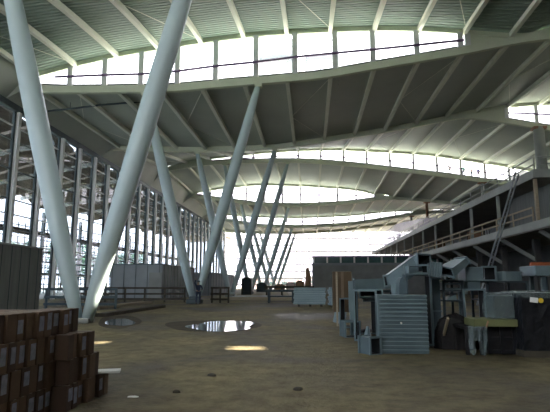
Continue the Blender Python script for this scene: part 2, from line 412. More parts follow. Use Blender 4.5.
# the near pipe slung under the second bay on the left
pp = MB().tube([at(48, 111, 44), at(70, 109, 44), at(100, 105, 44), at(185, 98.5, 44)], .09, 6)
for px, py in ((70, 109), (100, 105), (150, 101), (185, 98.5)):
    p = at(px, py, 44); pp.tube([p, (p.x, p.y, bay_z(2, p.x, 44)-.05)], .02, 5)
tag(pp.build('service_pipe', M['dark_frame']), 'thin dark service pipe slung under the roof at the upper left', 'pipe', kind='thing')

# ------------------------------------------------------------------ left curtain wall, end wall, other walls
WZ = 17.3
wl = structure('wall_left', 'tall glazed curtain wall with pale mullions along the left side', 'wall')
ys = [-22.0+4.1*i for i in range(43)]; ys = [y+(41.9-(-22+4.1*15))*1 for y in ys]; ys = [y for y in ys if y < 154.5]
for y in ys:
    MB().box((XL+.05, y, WZ/2), (.5, .42, WZ)).build('mullion', M['mullion'], wl)
    MB().box((XL-.08, y-.36, WZ/2), (.2, .24, WZ)).build('fin', M['dark_frame'], wl)
for i, z in enumerate([1.1+1.35*q for q in range(12)]):
    MB().box((XL-.12, (ys[0]+ys[-1])/2, z), (.12, ys[-1]-ys[0], .12)).build('transom', M['mullion'] if i % 2 else M['dark_frame'], wl)
MB().box((XL-.05, (ys[0]+ys[-1])/2, WZ+.3), (.5, ys[-1]-ys[0], .6)).build('head_beam', M['dark_frame'], wl)
for a, b in zip(ys, ys[1:]):
    MB().box((XL-.2, (a+b)/2, WZ/2), (.03, b-a, WZ)).build('pane', M['glass_wall'], wl)
# fascia between head beam and roof
fas = MB()
def eave(k, y, o): return [(XL-.1, y, WZ+.55+o), (XL+.1, y, WZ+.55+o), (XL+2.2, y, bay_z(k, XL+2.2, y)+.05+o)]
for k in range(-1, 8):
    for j in range(10):
        y0 = ROW[k]+(ROW[k+1]-ROW[k])*j/10; y1 = ROW[k]+(ROW[k+1]-ROW[k])*(j+1)/10
        a, b = eave(k, y0, 0), eave(k, y1, 0); c, d = eave(k, y0, .15), eave(k, y1, .15)
        fas.add(a+b+c+d, [(0, 1, 4, 3), (1, 2, 5, 4), (9, 10, 7, 6), (10, 11, 8, 7), (0, 3, 9, 6), (2, 8, 11, 5)])
for k in range(0, 8):
    y = ROW[k]; lo_ = [min(bay_z(k, x, y), bay_z(k-1, x, y)) for x in (XL+2.6,)][0]; hi_ = max(bay_z(k, XL+2.6, y), bay_z(k-1, XL+2.6, y))
    fas.prism([(XL-.2, y-.25, WZ+.45), (XL+2.7, y-.25, lo_-.05), (XL+2.7, y-.25, hi_+.25), (XL-.2, y-.25, hi_+.25)], (0, .5, 0))
fas.build('eave_panel', M['soffit'], wl)

we = structure('wall_far', 'bright glazed end wall with thin horizontal transoms at the far end', 'wall')
for i in range(20):
    x = XL+3.8*i
    MB().box((x, 155, 8.6), (.14, .25, 17.2)).build('mullion', M['mullion'], we)
for i in range(8):
    MB().box(((XL+XR)/2, 154.9, 1.3+2.05*i), (XR-XL, .2, .42)).build('transom', M['mullion'], we)
MB().box(((XL+XR)/2, 155.05, 8.6), (XR-XL, .04, 17.2)).build('pane', M['glass_end'], we)
wb = structure('wall_back', 'wall behind the camera, solid below and glazed above to light the hall', 'wall')
ZB = 12.0  # unseen glazing above this height, added to light roof and column fronts
MB().box(((XL+XR)/2, -20.2, ZB/2), (XR-XL+1, .4, ZB)).build('base_wall', M['block_wall'], wb)
XG = 0.0
MB().box(((XG+XR)/2, -20.2, 19), (XR-XG+1, .4, 14.1)).build('side_wall', M['block_wall'], wb)
for i in range(8): MB().box((XL+3.8*i, -20.2, (ZB+19.5)/2), (.4, .4, 19.5-ZB)).build('mullion', M['mullion'], wb)
for i in range(4): MB().box(((XL+XG)/2, -20.2, ZB+.1+2.4*i), (XG-XL, .2, .2)).build('transom', M['mullion'], wb)
MB().box(((XL+XG)/2, -20.3, (ZB+19.5)/2), (XG-XL, .04, 19.5-ZB)).build('pane', M['glass_back'], wb)
stag(MB().box((XR+.2, 68, 13), (.4, 176, 26)).build('wall_right', M['block_wall']), 'closed wall along the far right behind the decks', 'wall')

# ------------------------------------------------------------------ ground
g = MB()
nx, ny = 60, 90
def gz(x, y): return 0.0
g.add([(-27.5, -20.5, 0), (90, -20.5, 0), (90, 155.6, 0), (-27.5, 155.6, 0), (-27.5, -20.5, -.5), (90, -20.5, -.5), (90, 155.6, -.5), (-27.5, 155.6, -.5)],
      [(0, 1, 2, 3), (7, 6, 5, 4), (0, 4, 5, 1), (1, 5, 6, 2), (2, 6, 7, 3), (3, 7, 4, 0)])
stag(g.build('floor', M['dirt']), 'bare damp brown dirt floor of the unfinished hall', 'floor')
for nm, (xa, xb, ya, yb) in (('bounce_left', (-120, XL-.6, -40, 320)), ('paving_behind', (XL-.6, 90, -90, -20.6)), ('paving_beyond', (XL-.6, 90, 155.6, 320))):  # pale outside ground added to bounce light up onto the roof
    stag(MB().box(((xa+xb)/2, (ya+yb)/2, -.02), (xb-xa, yb-ya, .1)).build(nm, M['bounce_ground']), 'pale outside ground added to bounce light in, ' + nm.split('_')[1], 'ground')
def blob(outline, z0, z1, seed=0):
    """flat patch on the ground from a pixel outline"""
    pts = [gp(x, y) for x, y in outline]
    mb = MB(); mb.prism([(p.x, p.y, z1) for p in pts], (0, 0, z0-z1)); return mb
def ring(cx, cy, rx, ry, n=36, jit=.08, sd=1):
    rnd = random.Random(sd); ph = [rnd.uniform(0, 6.28) for _ in range(4)]; out = []
    for i in range(n):
        a = 2*math.pi*i/n; s = 1+jit*(math.sin(2*a+ph[0])+.6*math.sin(3*a+ph[1])+.5*math.sin(5*a+ph[2]))
        out.append((cx+rx*s*math.cos(a), cy+ry*s*math.sin(a)))
    return out
mud_a = blob(ring(213, 326, 44, 6.4, sd=3), .0, .006).build('mud_patch', M['mud']); tag(mud_a, 'dark wet mud rim around the bright puddle in the middle of the floor', 'mud', kind='thing')
pud = blob(ring(222, 326.4, 35, 4.9, jit=.13, sd=5), .006, .012).build('puddle', M['water']); tag(pud, 'shallow puddle reflecting the sky on the dirt in front of the second column pair', 'puddle', kind='thing')
mud_b = blob(ring(119, 322, 21, 6.5, sd=9), .0, .006).build('mud_patch', M['mud']); tag(mud_b, 'dark wet mud around the dim puddle right of the nearest column foot', 'mud', kind='thing')
pud2 = blob(ring(120, 322.5, 14, 3.8, sd=8), .006, .012).build('puddle', M['water']); tag(pud2, 'dim puddle on the dirt right of the nearest column foot', 'puddle', kind='thing')

# ------------------------------------------------------------------ V columns
def strut(a, b, parent):
    a, b = V(a), V(b); n = 18
    pts = [a.lerp(b, i/n) for i in range(n+1)]
    rad = [.22+.24*math.sin(math.pi*min(1, max(0, i/n)))**.65 for i in range(n+1)]
    return MB().tube(pts, rad, 24).build('strut', M['column_white'], parent, smooth=True)
COLN = {1: 'nearest pair of leaning white tubular columns, foot behind the cardboard cartons',
        2: 'second pair of leaning white tubular columns, beside the bright puddle',
        3: 'third pair of leaning white columns, foot at the left end of the pale concrete strip',
        4: 'fourth pair of leaning white columns, foot at the rear of the pale concrete strip',
        5: 'fifth pair of leaning white columns, standing behind the pale concrete strip',
        6: 'sixth pair of leaning white columns, second from the glazed end wall', 7: 'farthest pair of leaning white columns, nearest the glazed end wall'}
FOOTX = {1: -9.38, 2: -9.4, 3: -9.7, 4: -9.75, 5: -9.7, 6: -9.7, 7: -9.7}
for k in range(1, 8):
    Y = ROW[k]; bx = FOOTX[k]
    c = thing('column_pair', COLN[k], 'column', (bx, Y, 0))
    xl, xr = (-14.6, -4.5) if k == 1 else (-14.3, -3.6 if k == 4 else -4.3)
    fz = .12 if k == 1 else .42
    strut((bx-.2, Y, fz), (xl, Y, zlo(k, xl)-.3), c); strut((bx+.2, Y, fz), (xr, Y, zlo(k, xr)-.3), c)
    for x in (xl, xr):
        MB().box((x, Y, zlo(k, x)-.42), (.62, .5, .34)).build('head_bracket', M['chord'], c, bevel=.04)
    if k == 1: MB().box((bx, Y, .1), (.8, .6, .2)).build('foot_bracket', M['concrete'], c, bevel=.05)
    else:
        MB().box((bx, Y-.1, .18), (1.15, 1.1, .36)).build('plinth', M['concrete'] if k % 2 else M['dark_frame'], c, bevel=.05)
        MB().box((bx, Y, .46), (.9, .6, .24)).build('foot_bracket', M['column_white'] if k % 2 else M['dark_frame'], c, bevel=.08)

# ------------------------------------------------------------------ mezzanine on the right
EX, Z1, Z2, YN = 16.3, 6.0, 9.75, 36.0
lo = structure('mezzanine_floor', 'lower mezzanine slab running along the right side', 'floor')
MB().box(((EX+XR)/2, 56, Z1-.3), (XR-EX, 152, .6)).build('slab', M['slab_dark'], lo)
MB().box((EX-.04, 56, Z1-.22), (.1, 152, .56)).build('edge_beam', M['slab_edge'], lo)
hi = structure('mezzanine_roof', 'upper mezzanine slab above the right side', 'roof')
MB().box(((EX+XR)/2, (YN+132)/2, Z2-.3), (XR-EX, 132-YN, .5)).build('slab', M['slab_dark'], hi)
MB().box((EX-.04, (YN+132)/2, Z2-.25), (.1, 132-YN, .62)).build('edge_beam', M['slab_edge'], hi)
MB().box(((EX+XR)/2, YN-.04, Z2-.25), (XR-EX, .1, .62)).build('edge_beam', M['slab_edge'], hi)
for i in range(14):
    y = 36.6+7.3*i
    w = structure('column', 'pale steel post number %d from the near end between the mezzanine slabs' % (i+1), 'column')
    MB().box((EX+.25, y, (Z1+Z2-.55)/2), (.22, .22, Z2-.55-Z1)).build('shaft', M['slab_edge'] if i else M['timber'], w)
    MB().box((EX+.25, y, Z1+.04), (.6, .6, .08)).build('base_plate', M['slab_edge'], w)
    if y < 77:
        MB().box((EX+3.2, y, (Z1-.6)/2), (.5, .5, Z1-.6)).build('lower_shaft', M['block_wall'], w)
        MB().bar((EX+3.1, y, Z1-2.4), (EX+.3, y, Z1-.62), .22, .3).build('knee_brace', M['slab_edge'], w)
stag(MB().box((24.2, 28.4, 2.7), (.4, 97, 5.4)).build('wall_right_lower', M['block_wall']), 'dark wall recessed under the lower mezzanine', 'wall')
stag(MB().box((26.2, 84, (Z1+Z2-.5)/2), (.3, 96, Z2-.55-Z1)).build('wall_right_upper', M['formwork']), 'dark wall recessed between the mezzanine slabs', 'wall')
# grey panel between the first posts
tag(MB().box((EX+2.2, 42.0, (Z1+Z2-.55)/2), (.2, 8.5, Z2-.56-Z1), 0).build('partition_panel', M['formwork']), 'large plain grey panel standing between the slabs behind the ladder', 'panel', kind='thing')
# guard rails
def rails(name, label, y0, y1, x, z, hs, r, mat, step=3.65, group=None):
    t = thing(name, label, 'railing', (x, y0, z), group)
    n = max(1, round((y1-y0)/step))
    for i in range(n+1):
        y = y0+(y1-y0)*i/n; MB().box((x, y, z+hs[-1]/2), (r*1.6, r*1.6, hs[-1])).build('post', mat, t)
    for h in hs: MB().box((x, (y0+y1)/2, z+h-.02), (r*1.3, y1-y0, r*2)).build('rail', mat, t)
    return t
rails('guard_railing', 'timber guard railing along the edge of the lower mezzanine slab', 36.9, 105, EX+.06, Z1+.06, (.55, 1.1), .06, M['timber'])
rails('guard_railing', 'thin pipe guard railing along the edge of the upper mezzanine slab', 36.2, 104, EX+.1, Z2-.05, (.55, 1.1), .045, M['slab_edge'])
t = thing('guard_railing', 'short pipe guard railing across the near end of the upper slab', 'railing', (EX, YN, Z2-.05))
for i in range(6): MB().box((EX+.4+i*2.4, YN+.1, Z2+.5), (.09, .09, 1.1)).build('post', M['slab_edge'], t)
for h in (.5, 1.0): MB().box((EX+6.3, YN+.1, Z2+h), (12, .08, .09)).build('rail', M['slab_edge'], t)
# clutter on the lower slab
rnd = random.Random(3)
for i, (y, w, h, mt, lb) in enumerate(((49, 1.4, .9, 'hoarding', 'pale crate on the lower mezzanine between the second and third posts'),
        (54.5, 1.2, 1.2, 'rust', 'rusty brown bundle on the lower mezzanine between the third and fourth posts'),
        (61, 1.6, .8, 'hoarding', 'pale low crate on the lower mezzanine between the fourth and fifth posts'),
        (69, 1.8, 1.3, 'card_tan', 'tan crate on the lower mezzanine past the fifth post'),
        (77.5, 2.0, 1.0, 'hoarding', 'pale crate on the lower mezzanine farthest along'))):
    t = thing('crate', lb, 'crate', (EX+1.5, y, Z1))
    MB().box((EX+1.5, y, Z1+h/2), (1.1, w, h)).build('body', M[mt], t, bevel=.03)
    for s in (-1, 0, 1): MB().box((EX+.93, y+s*w*.42, Z1+h/2), (.05, .12, h)).build('batten', M['dark_timber'], t)
# blue platform lift between slabs at right edge
t = thing('scaffold_tower', 'small blue steel scaffold tower on the lower mezzanine right of the near timber post', 'scaffold', (EX+2.2, 34.2, Z1))
for dx in (-.8, .8):
    for dy in (-.6, .6): MB().tube([(EX+2.2+dx, 34.2+dy, Z1), (EX+2.2+dx, 34.2+dy, Z1+4.6)], .05, 6).build('upright', M['scaffold'], t)
for z in (1.2, 2.2, 3.4, 4.5):
    for dy in (-.6, .6): MB().tube([(EX+1.4, 34.2+dy, Z1+z), (EX+3, 34.2+dy, Z1+z)], .04, 6).build('ledger', M['scaffold'], t)
MB().box((EX+2.2, 34.2, Z1+1.9), (1.7, 1.3, .12)).build('platform', M['blue_cloth'], t)
MB().tube([(EX+1.4, 33.6, Z1+2.2), (EX+3, 33.6, Z1+4.5)], .04, 6).build('brace', M['scaffold'], t)
# ladder
t = thing('ladder', 'tall aluminium ladder leaning against the edge of the upper mezzanine slab', 'ladder', (12.4, 38.2, 0))
A = V((12.2, 37.4, 0)); B = V((16.1, 38.4, 10.1)); d = (B-A); wv = V((.05, .22, 0)).normalized()*.24
wv = V((.16, .16, -.06))
for s in (-1, 1): MB().bar(A+wv*s, B+wv*s, .07, .1).build('stile', M['hoarding'], t)
for i in range(1, 32): MB().tube([A+d*(i/32)-wv, A+d*(i/32)+wv], .022, 5).build('rung', M['hoarding'], t)
# posts on the upper slab carrying the right end of each truss line
for (px, k, r, mt, lb) in ((484.5, 4, .26, 'slab_edge', 'grey roof post under the right end of the long clerestory near the workers'),
                           (427.5, 5, .26, 'rust', 'rusty brown roof post on the upper slab, nearest of the row of three'),
                           (411.5, 6, .26, 'slab_edge', 'grey roof post on the upper slab, middle of the row of three'),
                           (398.5, 7, .26, 'dark_frame', 'dark roof post on the upper slab, farthest of the row of three')):
    Y = ROW[k]; X = at(px, 220, Y).x; zt = zlo(k, X)-.32; zb = Z2-.05 if Y < 131 else 0
    t = thing('roof_post', lb, 'post', (X, Y, zb))
    MB().tube([(X, Y, zb), (X, Y, zt-.1)], r, 14).build('shaft', M[mt], t, smooth=True)
    MB().box((X, Y, zb+.08), (1.2, 1.2, .16)).build('base_plate', M[mt], t)
    MB().box((X, Y, zt-.1), (1.2, .9, .2)).build('head_plate', M['rust'], t)
t = thing('roof_post', 'thick round grey post carrying the upper right clerestory beam', 'post', (27.9, 59.6, Z2-.05))
MB().tube([(27.9, 59.6, Z2-.05), (27.9, 59.6, zlo(3, 27.9)-.3)], .62, 20).build('shaft', M['slab_edge'], t, smooth=True)
MB().box((27.9, 59.6, zlo(3, 27.9)-.4), (1.5, 1.1, .3)).build('head_plate', M['rust'], t)
# safety net screen at the far end of the deck
t = thing('safety_net', 'pale lavender netting screen rising from the far end of the upper slab', 'netting', (EX, 66, Z2-.05))
scr = MB(); n = 14
tops = [(66, 10.4), (78, 11.6), (95, 13.0), (112, 13.2)]
vs = []
for i in range(n+1):
    y = 66+(112-66)*i/n; zt = interp(tops, y); x = EX+.5+.12*math.sin(i*1.7)
    vs += [(x, y, Z2-.04), (x, y, zt), (x+.05, y, Z2-.04), (x+.05, y, zt)]
fs = []
for i in range(n):
    a = i*4; fs += [(a, a+4, a+5, a+1), (a+3, a+7, a+6, a+2)]
scr.add(vs, fs); scr.build('net', M['net'], t, fix=False)
for y in (66, 77.5, 89, 100.5, 112): MB().tube([(EX+.6, y, Z2-.04), (EX+.6, y, interp(tops, y)+.2)], .06, 6).build('pole', M['scaffold'], t)

# low block building across the hall under the deck
YB = 78.0
blk = structure('wall_inner', 'low dark block building with a windowed parapet closing the hall under the mezzanine', 'wall')
p0 = at(313, 270, YB).x; p1 = 24.0
MB().box(((p0+p1)/2, YB+7, 2.3), (p1-p0, 14, 4.6)).build('block', M['concrete'], blk)
MB().box((p0+.02, YB+.2, 2.3), (.35, .5, 4.6)).build('corner_post', M['hoarding'], blk)
MB().box(((p0+p1)/2, YB-.15, 4.62), (p1-p0+.3, .5, .36)).build('ledge', M['hoarding'], blk)
MB().box(((p0+p1)/2, YB+.25, 5.25), (p1-p0, .12, .95)).build('parapet_panel', M['glass_dark'], blk)
MB().box(((p0+p1)/2, YB+.15, 5.82), (p1-p0+.3, .4, .22)).build('coping', M['rail_dark'], blk)
for i in range(12):
    x = p0+.12+(p1-p0-.2)*i/11; MB().box((x, YB+.12, 5.25), (.26, .26, .98)).build('parapet_post', M['paper'], blk)

# ------------------------------------------------------------------ left side enclosures
t = thing('formwork_wall', 'dark grey board faced enclosure at the left edge behind the cartons', 'enclosure', (-17, 20.7, 0))
MB().box((-17.2, 19.6, 1.72), (5.4, 12.2, 3.44)).build('body', M['formwork'], t)
bt = MB()
for i in range(16): bt.box((-14.492, 13.6+.78*i, 1.72), (.02, .03, 3.4))
bt.build('board_joint', M['galv_dark'], t)
MB().box((-17.2, 19.6, 3.48), (5.5, 12.3, .08)).build('capping', M['concrete'], t)
MB().tube([(-14.46, 20.9, 3.0), (-14.3, 20.9, 3.0)], .1, 8).build('pipe_stub', M['dark_frame'], t)
t = thing('site_cabin', 'pale grey panelled site enclosure beyond the pipe fence on the left', 'enclosure', (-17.7, 56, 0))
MB().box((-17.6, 56, 1.75), (5.4, 14, 3.5)).build('body', M['hoarding'], t)
for i in range(5): MB().box((-20.1+1.22*i, 48.97, 1.75), (.05, .05, 3.5)).build('panel_joint', M['dark_frame'], t)
MB().box((-15.6, 48.96, 1.4), (1.3, .05, 2.6)).build('door', M['concrete'], t)
for i in range(11): MB().box((-14.88, 49.6+1.25*i, 1.75), (.05, .05, 3.5)).build('panel_joint', M['dark_frame'], t)
MB().box((-17.6, 56, 3.54), (5.5, 14.1, .1)).build('capping', M['galv'], t)
t = thing('site_cabin', 'farther low pale enclosure between the third column pair and the glazed wall', 'enclosure', (-15.5, 76, 0))
MB().box((-15.8, 76, 1.5), (5, 20, 3.0)).build('body', M['hoarding'], t)
for i in range(9): MB().box((-13.28, 67+2.2*i, 1.5), (.05, .06, 3.0)).build('panel_joint', M['dark_frame'], t)
for i in range(4): MB().box((-17.6+1.3*i, 65.97, 1.5), (.06, .05, 3.0)).build('panel_joint', M['dark_frame'], t)
MB().box((-15.8, 76, 3.04), (5.1, 20.1, .1)).build('capping', M['concrete'], t)
# white railing panel on top of enclosure
t = thing('slatted_panel', 'white slatted rail panel on top of the pale enclosure behind the second columns', 'panel', (-15.2, 58.5, 3.59))
for i in range(14): MB().box((-15.0, 54.6+.6*i, 4.0), (.06, .16, .8)).build('slat', M['paper'], t)
for z in (3.65, 4.4): MB().box((-15.0, 58.5, z), (.08, 8.4, .08)).build('rail', M['paper'], t)
# pipe fences on the left
def fence(label, x0, x1, y, hs, mat, n):
    t = thing('pipe_fence', label, 'fence', ((x0+x1)/2, y, 0))
    for i in range(n):
        x = x0+(x1-x0)*i/(n-1); MB().box((x, y, hs[-1]/2+.02), (.13, .13, hs[-1]+.04)).build('post', mat, t)
    for h in hs: MB().box(((x0+x1)/2, y-.1, h), (x1-x0+.2, .1, .16)).build('rail', mat, t)
fence('dark three rail timber fence in front of the pale enclosure', -21.5, -10.9, 42.5, (.28, .72, 1.22), M['dark_timber'], 7)
fence('short brown timber barrier right of the second column foot', -8.3, -6.9, 41.5, (.3, .75, 1.25), M['dark_timber'], 3)
fence('green grey pipe fence between the dark enclosure and the nearest columns', -17, -12.4, 31.0, (.3, .75, 1.25), M['galv'], 4)
# timber lying along the bank
for i, (xa, ya, xb, yb, lb) in enumerate(((96, 309, 150, 303, 'long pale timber plank lying in front of the dark timber fence'),
                                          (100, 317, 162, 307.5, 'long dark plank lying beyond the dim puddle'),
                                          (60, 306, 84, 304, 'short pale plank lying left of the nearest columns'))):
    a, b = gp(xa, ya), gp(xb, yb)
    o = MB().bar(a+V((0, 0, .09)), b+V((0, 0, .09)), .5, .18).build('timber_plank', M['dark_timber'] if i == 1 else M['timber']); tag(o, lb, 'plank', kind='thing')
# raised slab, made pale with a tan edge to stand in for sunlight
t = thing('concrete_strip', 'low pale concrete strip, edge coloured sunlit, at the feet of the third and fourth columns', 'kerb', (-6, 60, 0))
a = gp(222, 302); b = gp(300, 301.5)
yk = 47.5
MB().box(((-8.2+ -.6)/2, 52.2, .14), (7.6, 9.0, .28)).build('slab', M['concrete'], t)
MB().box((-4.4, 47.64, .16), (7.6, .12, .3)).build('sunlit_edge', M['timber'], t)
# dark clutter and trestles right of the columns
t = thing('trestle_table', 'dark green work trestle left of the stacked blue sheets', 'trestle', (-2.6, 41, 0))
MB().box((-1.5, 42.0, 1.0), (4.6, 1.3, .16)).build('top', M['galv_dark'], t)
MB().box((-1.5, 42.0, .55), (4.2, 1.1, .1)).build('shelf', M['galv_dark'], t)
for dx in (-2, 0, 2):
    for dy in (-.5, .5): MB().box((-1.5+dx, 42+dy, .47), (.14, .14, .94)).build('leg', M['galv_dark'], t)
t = thing('trestle_table', 'long dark bench further back between the columns and the block building', 'trestle', (-2, 66, 0))
MB().box((-2.8, 66, 1.15), (6.5, 1.5, .3)).build('top', M['dark_timber'], t)
for dx in (-3, -1, 1, 3): MB().box((-2.8+dx, 66, .5), (.2, 1.2, 1.0)).build('leg', M['dark_timber'], t)
# stack of sheets
t = thing('sheet_stack', 'neat stack of blue grey metal sheets on bearers in the middle of the floor', 'sheet stack', (-.2, 36, 0))
for i, x in enumerate((-.75, .05, .85)): MB().box((x-.1, 36, .08), (.16, 1.6, .16)).build('bearer', M['dark_timber'], t)
for i in range(9):
    MB().box((-.08+.03*((i*7) % 3-1), 36, .16+.13*i+.05), (2.25, 1.5, .10)).build('sheet', M['blue_sheet'], t)
t = thing('sheet_stack', 'small stack of blue grey sheets right of the larger sheet stack', 'sheet stack', (1.7, 34.5, 0))
for i in range(2): MB().box((1.45+.5*i, 34.4, .08), (.14, 1.2, .16)).build('bearer', M['dark_timber'], t)
for i in range(8): MB().box((1.7+.04*((i*5) % 3-1), 34.4, .16+.15*i+.06), (.95, 1.2, .12)).build('sheet', M['blue_sheet'], t)
# far brown post and clutter by the end of the block
t = thing('wrapped_post', 'brown bundled upright beside the left corner of the block building', 'post', (-.6, 76, 0))
b = at(308, 285, 76); 
MB().tube([(b.x, 76, 0), (b.x, 76, 1.6), (b.x+.05, 76, 2.8), (b.x-.05, 76, 3.6), (b.x, 76, 4.1)], [.55, .5, .42, .3, .12], 9).build('bundle', M['rust'], t, smooth=True)
MB().tube([(b.x-.3, 76, 0), (b.x-.28, 76, 4.4)], .06, 6).build('pole', M['dark_timber'], t)
for i, (px, w, h, mt, lb) in enumerate(((291, 2.2, 1.7, 'pink_wall', 'pale pink crate far back between the farthest columns and the brown upright'),
                                        (280, 2.0, 1.3, 'rust', 'rusty low crate far back among the farthest columns'),
                                        (300, 1.6, 2.0, 'rust', 'rust coloured crate far back just left of the brown upright'),
                                        (247, 1.5, 2.3, 'galv_dark', 'dark machine standing behind the third column foot'),
                                        (262, 2.0, 1.6, 'galv_dark', 'dark low machine standing behind the fourth column foot'))):
    Y = (110, 104, 98, 72, 96)[i]; p = at(px, 284, Y)
    t = thing('crate' if i < 3 else 'site_machine', lb, 'crate' if i < 3 else 'machine', (p.x, Y, 0))
    MB().box((p.x, Y, h/2), (w, 1.4, h)).build('body', M[mt], t, bevel=.05)
    MB().box((p.x, Y-.1, h+.1), (w*.6, .9, .2)).build('lid', M['dark_timber'], t)
    for s in (-1, 1): MB().box((p.x+s*w*.4, Y-.72, h/2), (.12, .06, h)).build('batten', M['dark_timber'], t)

# ------------------------------------------------------------------ cardboard cartons
TH = .315
def carton(label, c, d, rz, mat, lab, strip=True):
    t = thing('cardboard_box', label, 'box', (c[0], c[1], c[2]-d[2]/2), 'cardboard cartons in the stack')
    t.rotation_euler = (0, 0, rz)
    MB().box((0, 0, d[2]/2), d).build('carton', mat, None, bevel=.006).parent = t
    if lab:
        w, h, oy, oz = lab
        MB().box((d[0]/2+.002, oy, d[2]/2+oz), (.004, w, h)).build('paper_label', M['label'], None).parent = t
    if strip: MB().box((0, 0, d[2]+.0015), (d[0]*.98, .05, .003)).build('tape', M['tape'], None).parent = t
    return t
TIER = ['bottom', 'second lowest', 'third lowest', 'top']
ORD = ['first', 'second', 'third', 'fourth', 'fifth', 'sixth', 'seventh', 'eighth', 'ninth', 'tenth', 'eleventh', 'twelfth', 'thirteenth', 'fourteenth', 'fifteenth', 'sixteenth', 'seventeenth', 'eighteenth', 'nineteenth', 'twentieth']
ENDY = [7.42, 7.15, 6.92, 6.86]
rnd = random.Random(21)
def facex(y): return -3.36+.075*(y-5.2)
for tier in range(4):
    y = ENDY[tier]; z = TH*tier; i = 0
    while y > 4.75 and i < 20:
        w = rnd.choice((.15, .16, .17, .18, .20)); dep = rnd.choice((.40, .42, .44))
        yc = y-w/2; prot = rnd.uniform(-.03, .03)
        has = rnd.random() < .62
        lab = (rnd.uniform(.08, .115), rnd.uniform(.14, .22), rnd.uniform(-.025, .025), rnd.uniform(.0, .045)) if has else None
        xx = facex(yc)+prot+(.17 if tier < 3 and yc > 6.32 else 0)
        carton('brown carton %s a pale label, %s tier of the stack, %s from the right' % ('with' if has else 'without', TIER[tier], ORD[i]),
               (xx-dep/2, yc, z+TH/2), (dep, w-.012, TH-.004), 0, rnd.choice((M['card'], M['card'], M['card2'])), lab)
        y -= w; i += 1
# tall cartons behind, only their tops show
y = 6.95; i = 0
BORD = ['at the far end', 'second from the far end', 'third from the far end', 'fourth from the far end', 'fifth from the far end', 'sixth from the far end']
while y > 4.9 and i < 6:
    w = .42; yc = y-w/2
    carton('tall brown carton behind the stack front, only its top showing, %s' % BORD[i], (facex(yc)-.47-.55, yc, .615), (1.05, w-.01, 1.23+.02*(i % 2)), 0, M['card'], None)
    y -= w; i += 1
o = MB().box((0, 0, 0), (.34, .22, .03), .3).build('foam_sheet', M['paper']); p = gp(106, 363, .56)
o.location = (p.x-.05, 7.28, .655); o.location = (-2.98, 7.3, TH+.016)
tag(o, 'pale white foam sheet lying on the right end of the carton stack', 'sheet', kind='thing')
# small scraps on the ground
for i, (px, py, w, mt, lb) in enumerate(((133, 397, .14, 'paper', 'small scrap of white paper on the dirt right of the cartons'),
                                         (176, 393, .10, 'dark_timber', 'small dark clod on the dirt in the lower left centre'),
                                         (212, 376, .16, 'dark_timber', 'dark twig on the dirt in the lower centre'),
                                         (298, 390, .17, 'dark_timber', 'dark clod on the dirt at the bottom centre right'))):
    p = gp(px, py); r2 = random.Random(i)
    vs = ring(0, 0, w/2, w/3.2, 10, .2, i+3)
    mb = MB(); mb.sweep([[(p.x+x, p.y+y, 0) for x, y in vs], [(p.x+x*.9, p.y+y*.9, .012 if i == 0 else .03) for x, y in vs], [(p.x+x*.4, p.y+y*.4, .016 if i == 0 else .045) for x, y in vs]])
    tag(mb.build('paper_scrap' if i == 0 else 'dirt_clod', M[mt]), lb, 'paper' if i == 0 else 'clod', kind='thing')

# ------------------------------------------------------------------ sheet-metal ducts
def duct(name, label, ends, mat='galv', group=None, flange=True, cat='duct', inner=True):
    """ends: list of rings [(centre, half_u, half_v)]; open tube of rectangular section with lining and flanges"""
    base = V(ends[0][0]); zmin = min((V(c)+V(u)*a+V(v)*b).z for c, u, v in ends for a in (-1, 1) for b in (-1, 1))
    t = thing(name, label, cat, (base.x, base.y, zmin), group)
    def ringof(e, s):
        c, u, v = V(e[0]), V(e[1]), V(e[2]); tu = u.normalized()*s; tv = v.normalized()*s
        return [c-(u-tu)-(v-tv), c+(u-tu)-(v-tv), c+(u-tu)+(v-tv), c-(u-tu)+(v-tv)]
    MB().sweep([ringof(e, 0) for e in ends], close=False).build('duct_shell', M[mat], t)
    MB().sweep([ringof(e, .012) for e in ends], close=False).build('inner_shell', M['galv_in'], t)  # inside faces are a separate black shell
    # rim faces + flanges
    for idx in (0, -1):
        e = ends[idx]; o = ringof(e, 0); i_ = ringof(e, .012)
        nrm = V(e[1]).cross(V(e[2])).normalized()*.018; big = ringof(e, -.03)
        fl = MB(); sm = ringof(e, .014)
        fl.add([p+nrm for p in big]+[p+nrm for p in sm]+[p-nrm for p in big]+[p-nrm for p in sm],
               [(0, 1, 5, 4), (1, 2, 6, 5), (2, 3, 7, 6), (3, 0, 4, 7), (8, 12, 13, 9), (9, 13, 14, 10), (10, 14, 15, 11), (11, 15, 12, 8),
                (0, 8, 9, 1), (1, 9, 10, 2), (2, 10, 11, 3), (3, 11, 8, 0), (4, 5, 13, 12), (5, 6, 14, 13), (6, 7, 15, 14), (7, 4, 12, 15)])
        if flange: fl.build('flange', M['galv_light'] if mat != 'galv_dark' else M['galv'], t)
    return t
def boxduct(name, label, px0, px1, pytop, pybot, Y, depth, rz=0.0, mat='galv', zoff=None, **kw):
    """open-ended duct whose near end fills a pixel rectangle; its axis goes away from the viewer, turned by rz"""
    a, b = at(px0, pybot, Y), at(px1, pytop, Y); c = (a+b)/2; hu = abs(b.x-a.x)/2; hv = abs(b.z-a.z)/2
    if pybot is None: pass
    ax = V((math.sin(rz), math.cos(rz), 0)); u = V((math.cos(rz), -math.sin(rz), 0))*hu; v = V((0, 0, hv))
    return duct(name, label, [(c, u, v), (c+ax*depth*.5, u, v), (c+ax*depth, u, v)], mat, **kw)
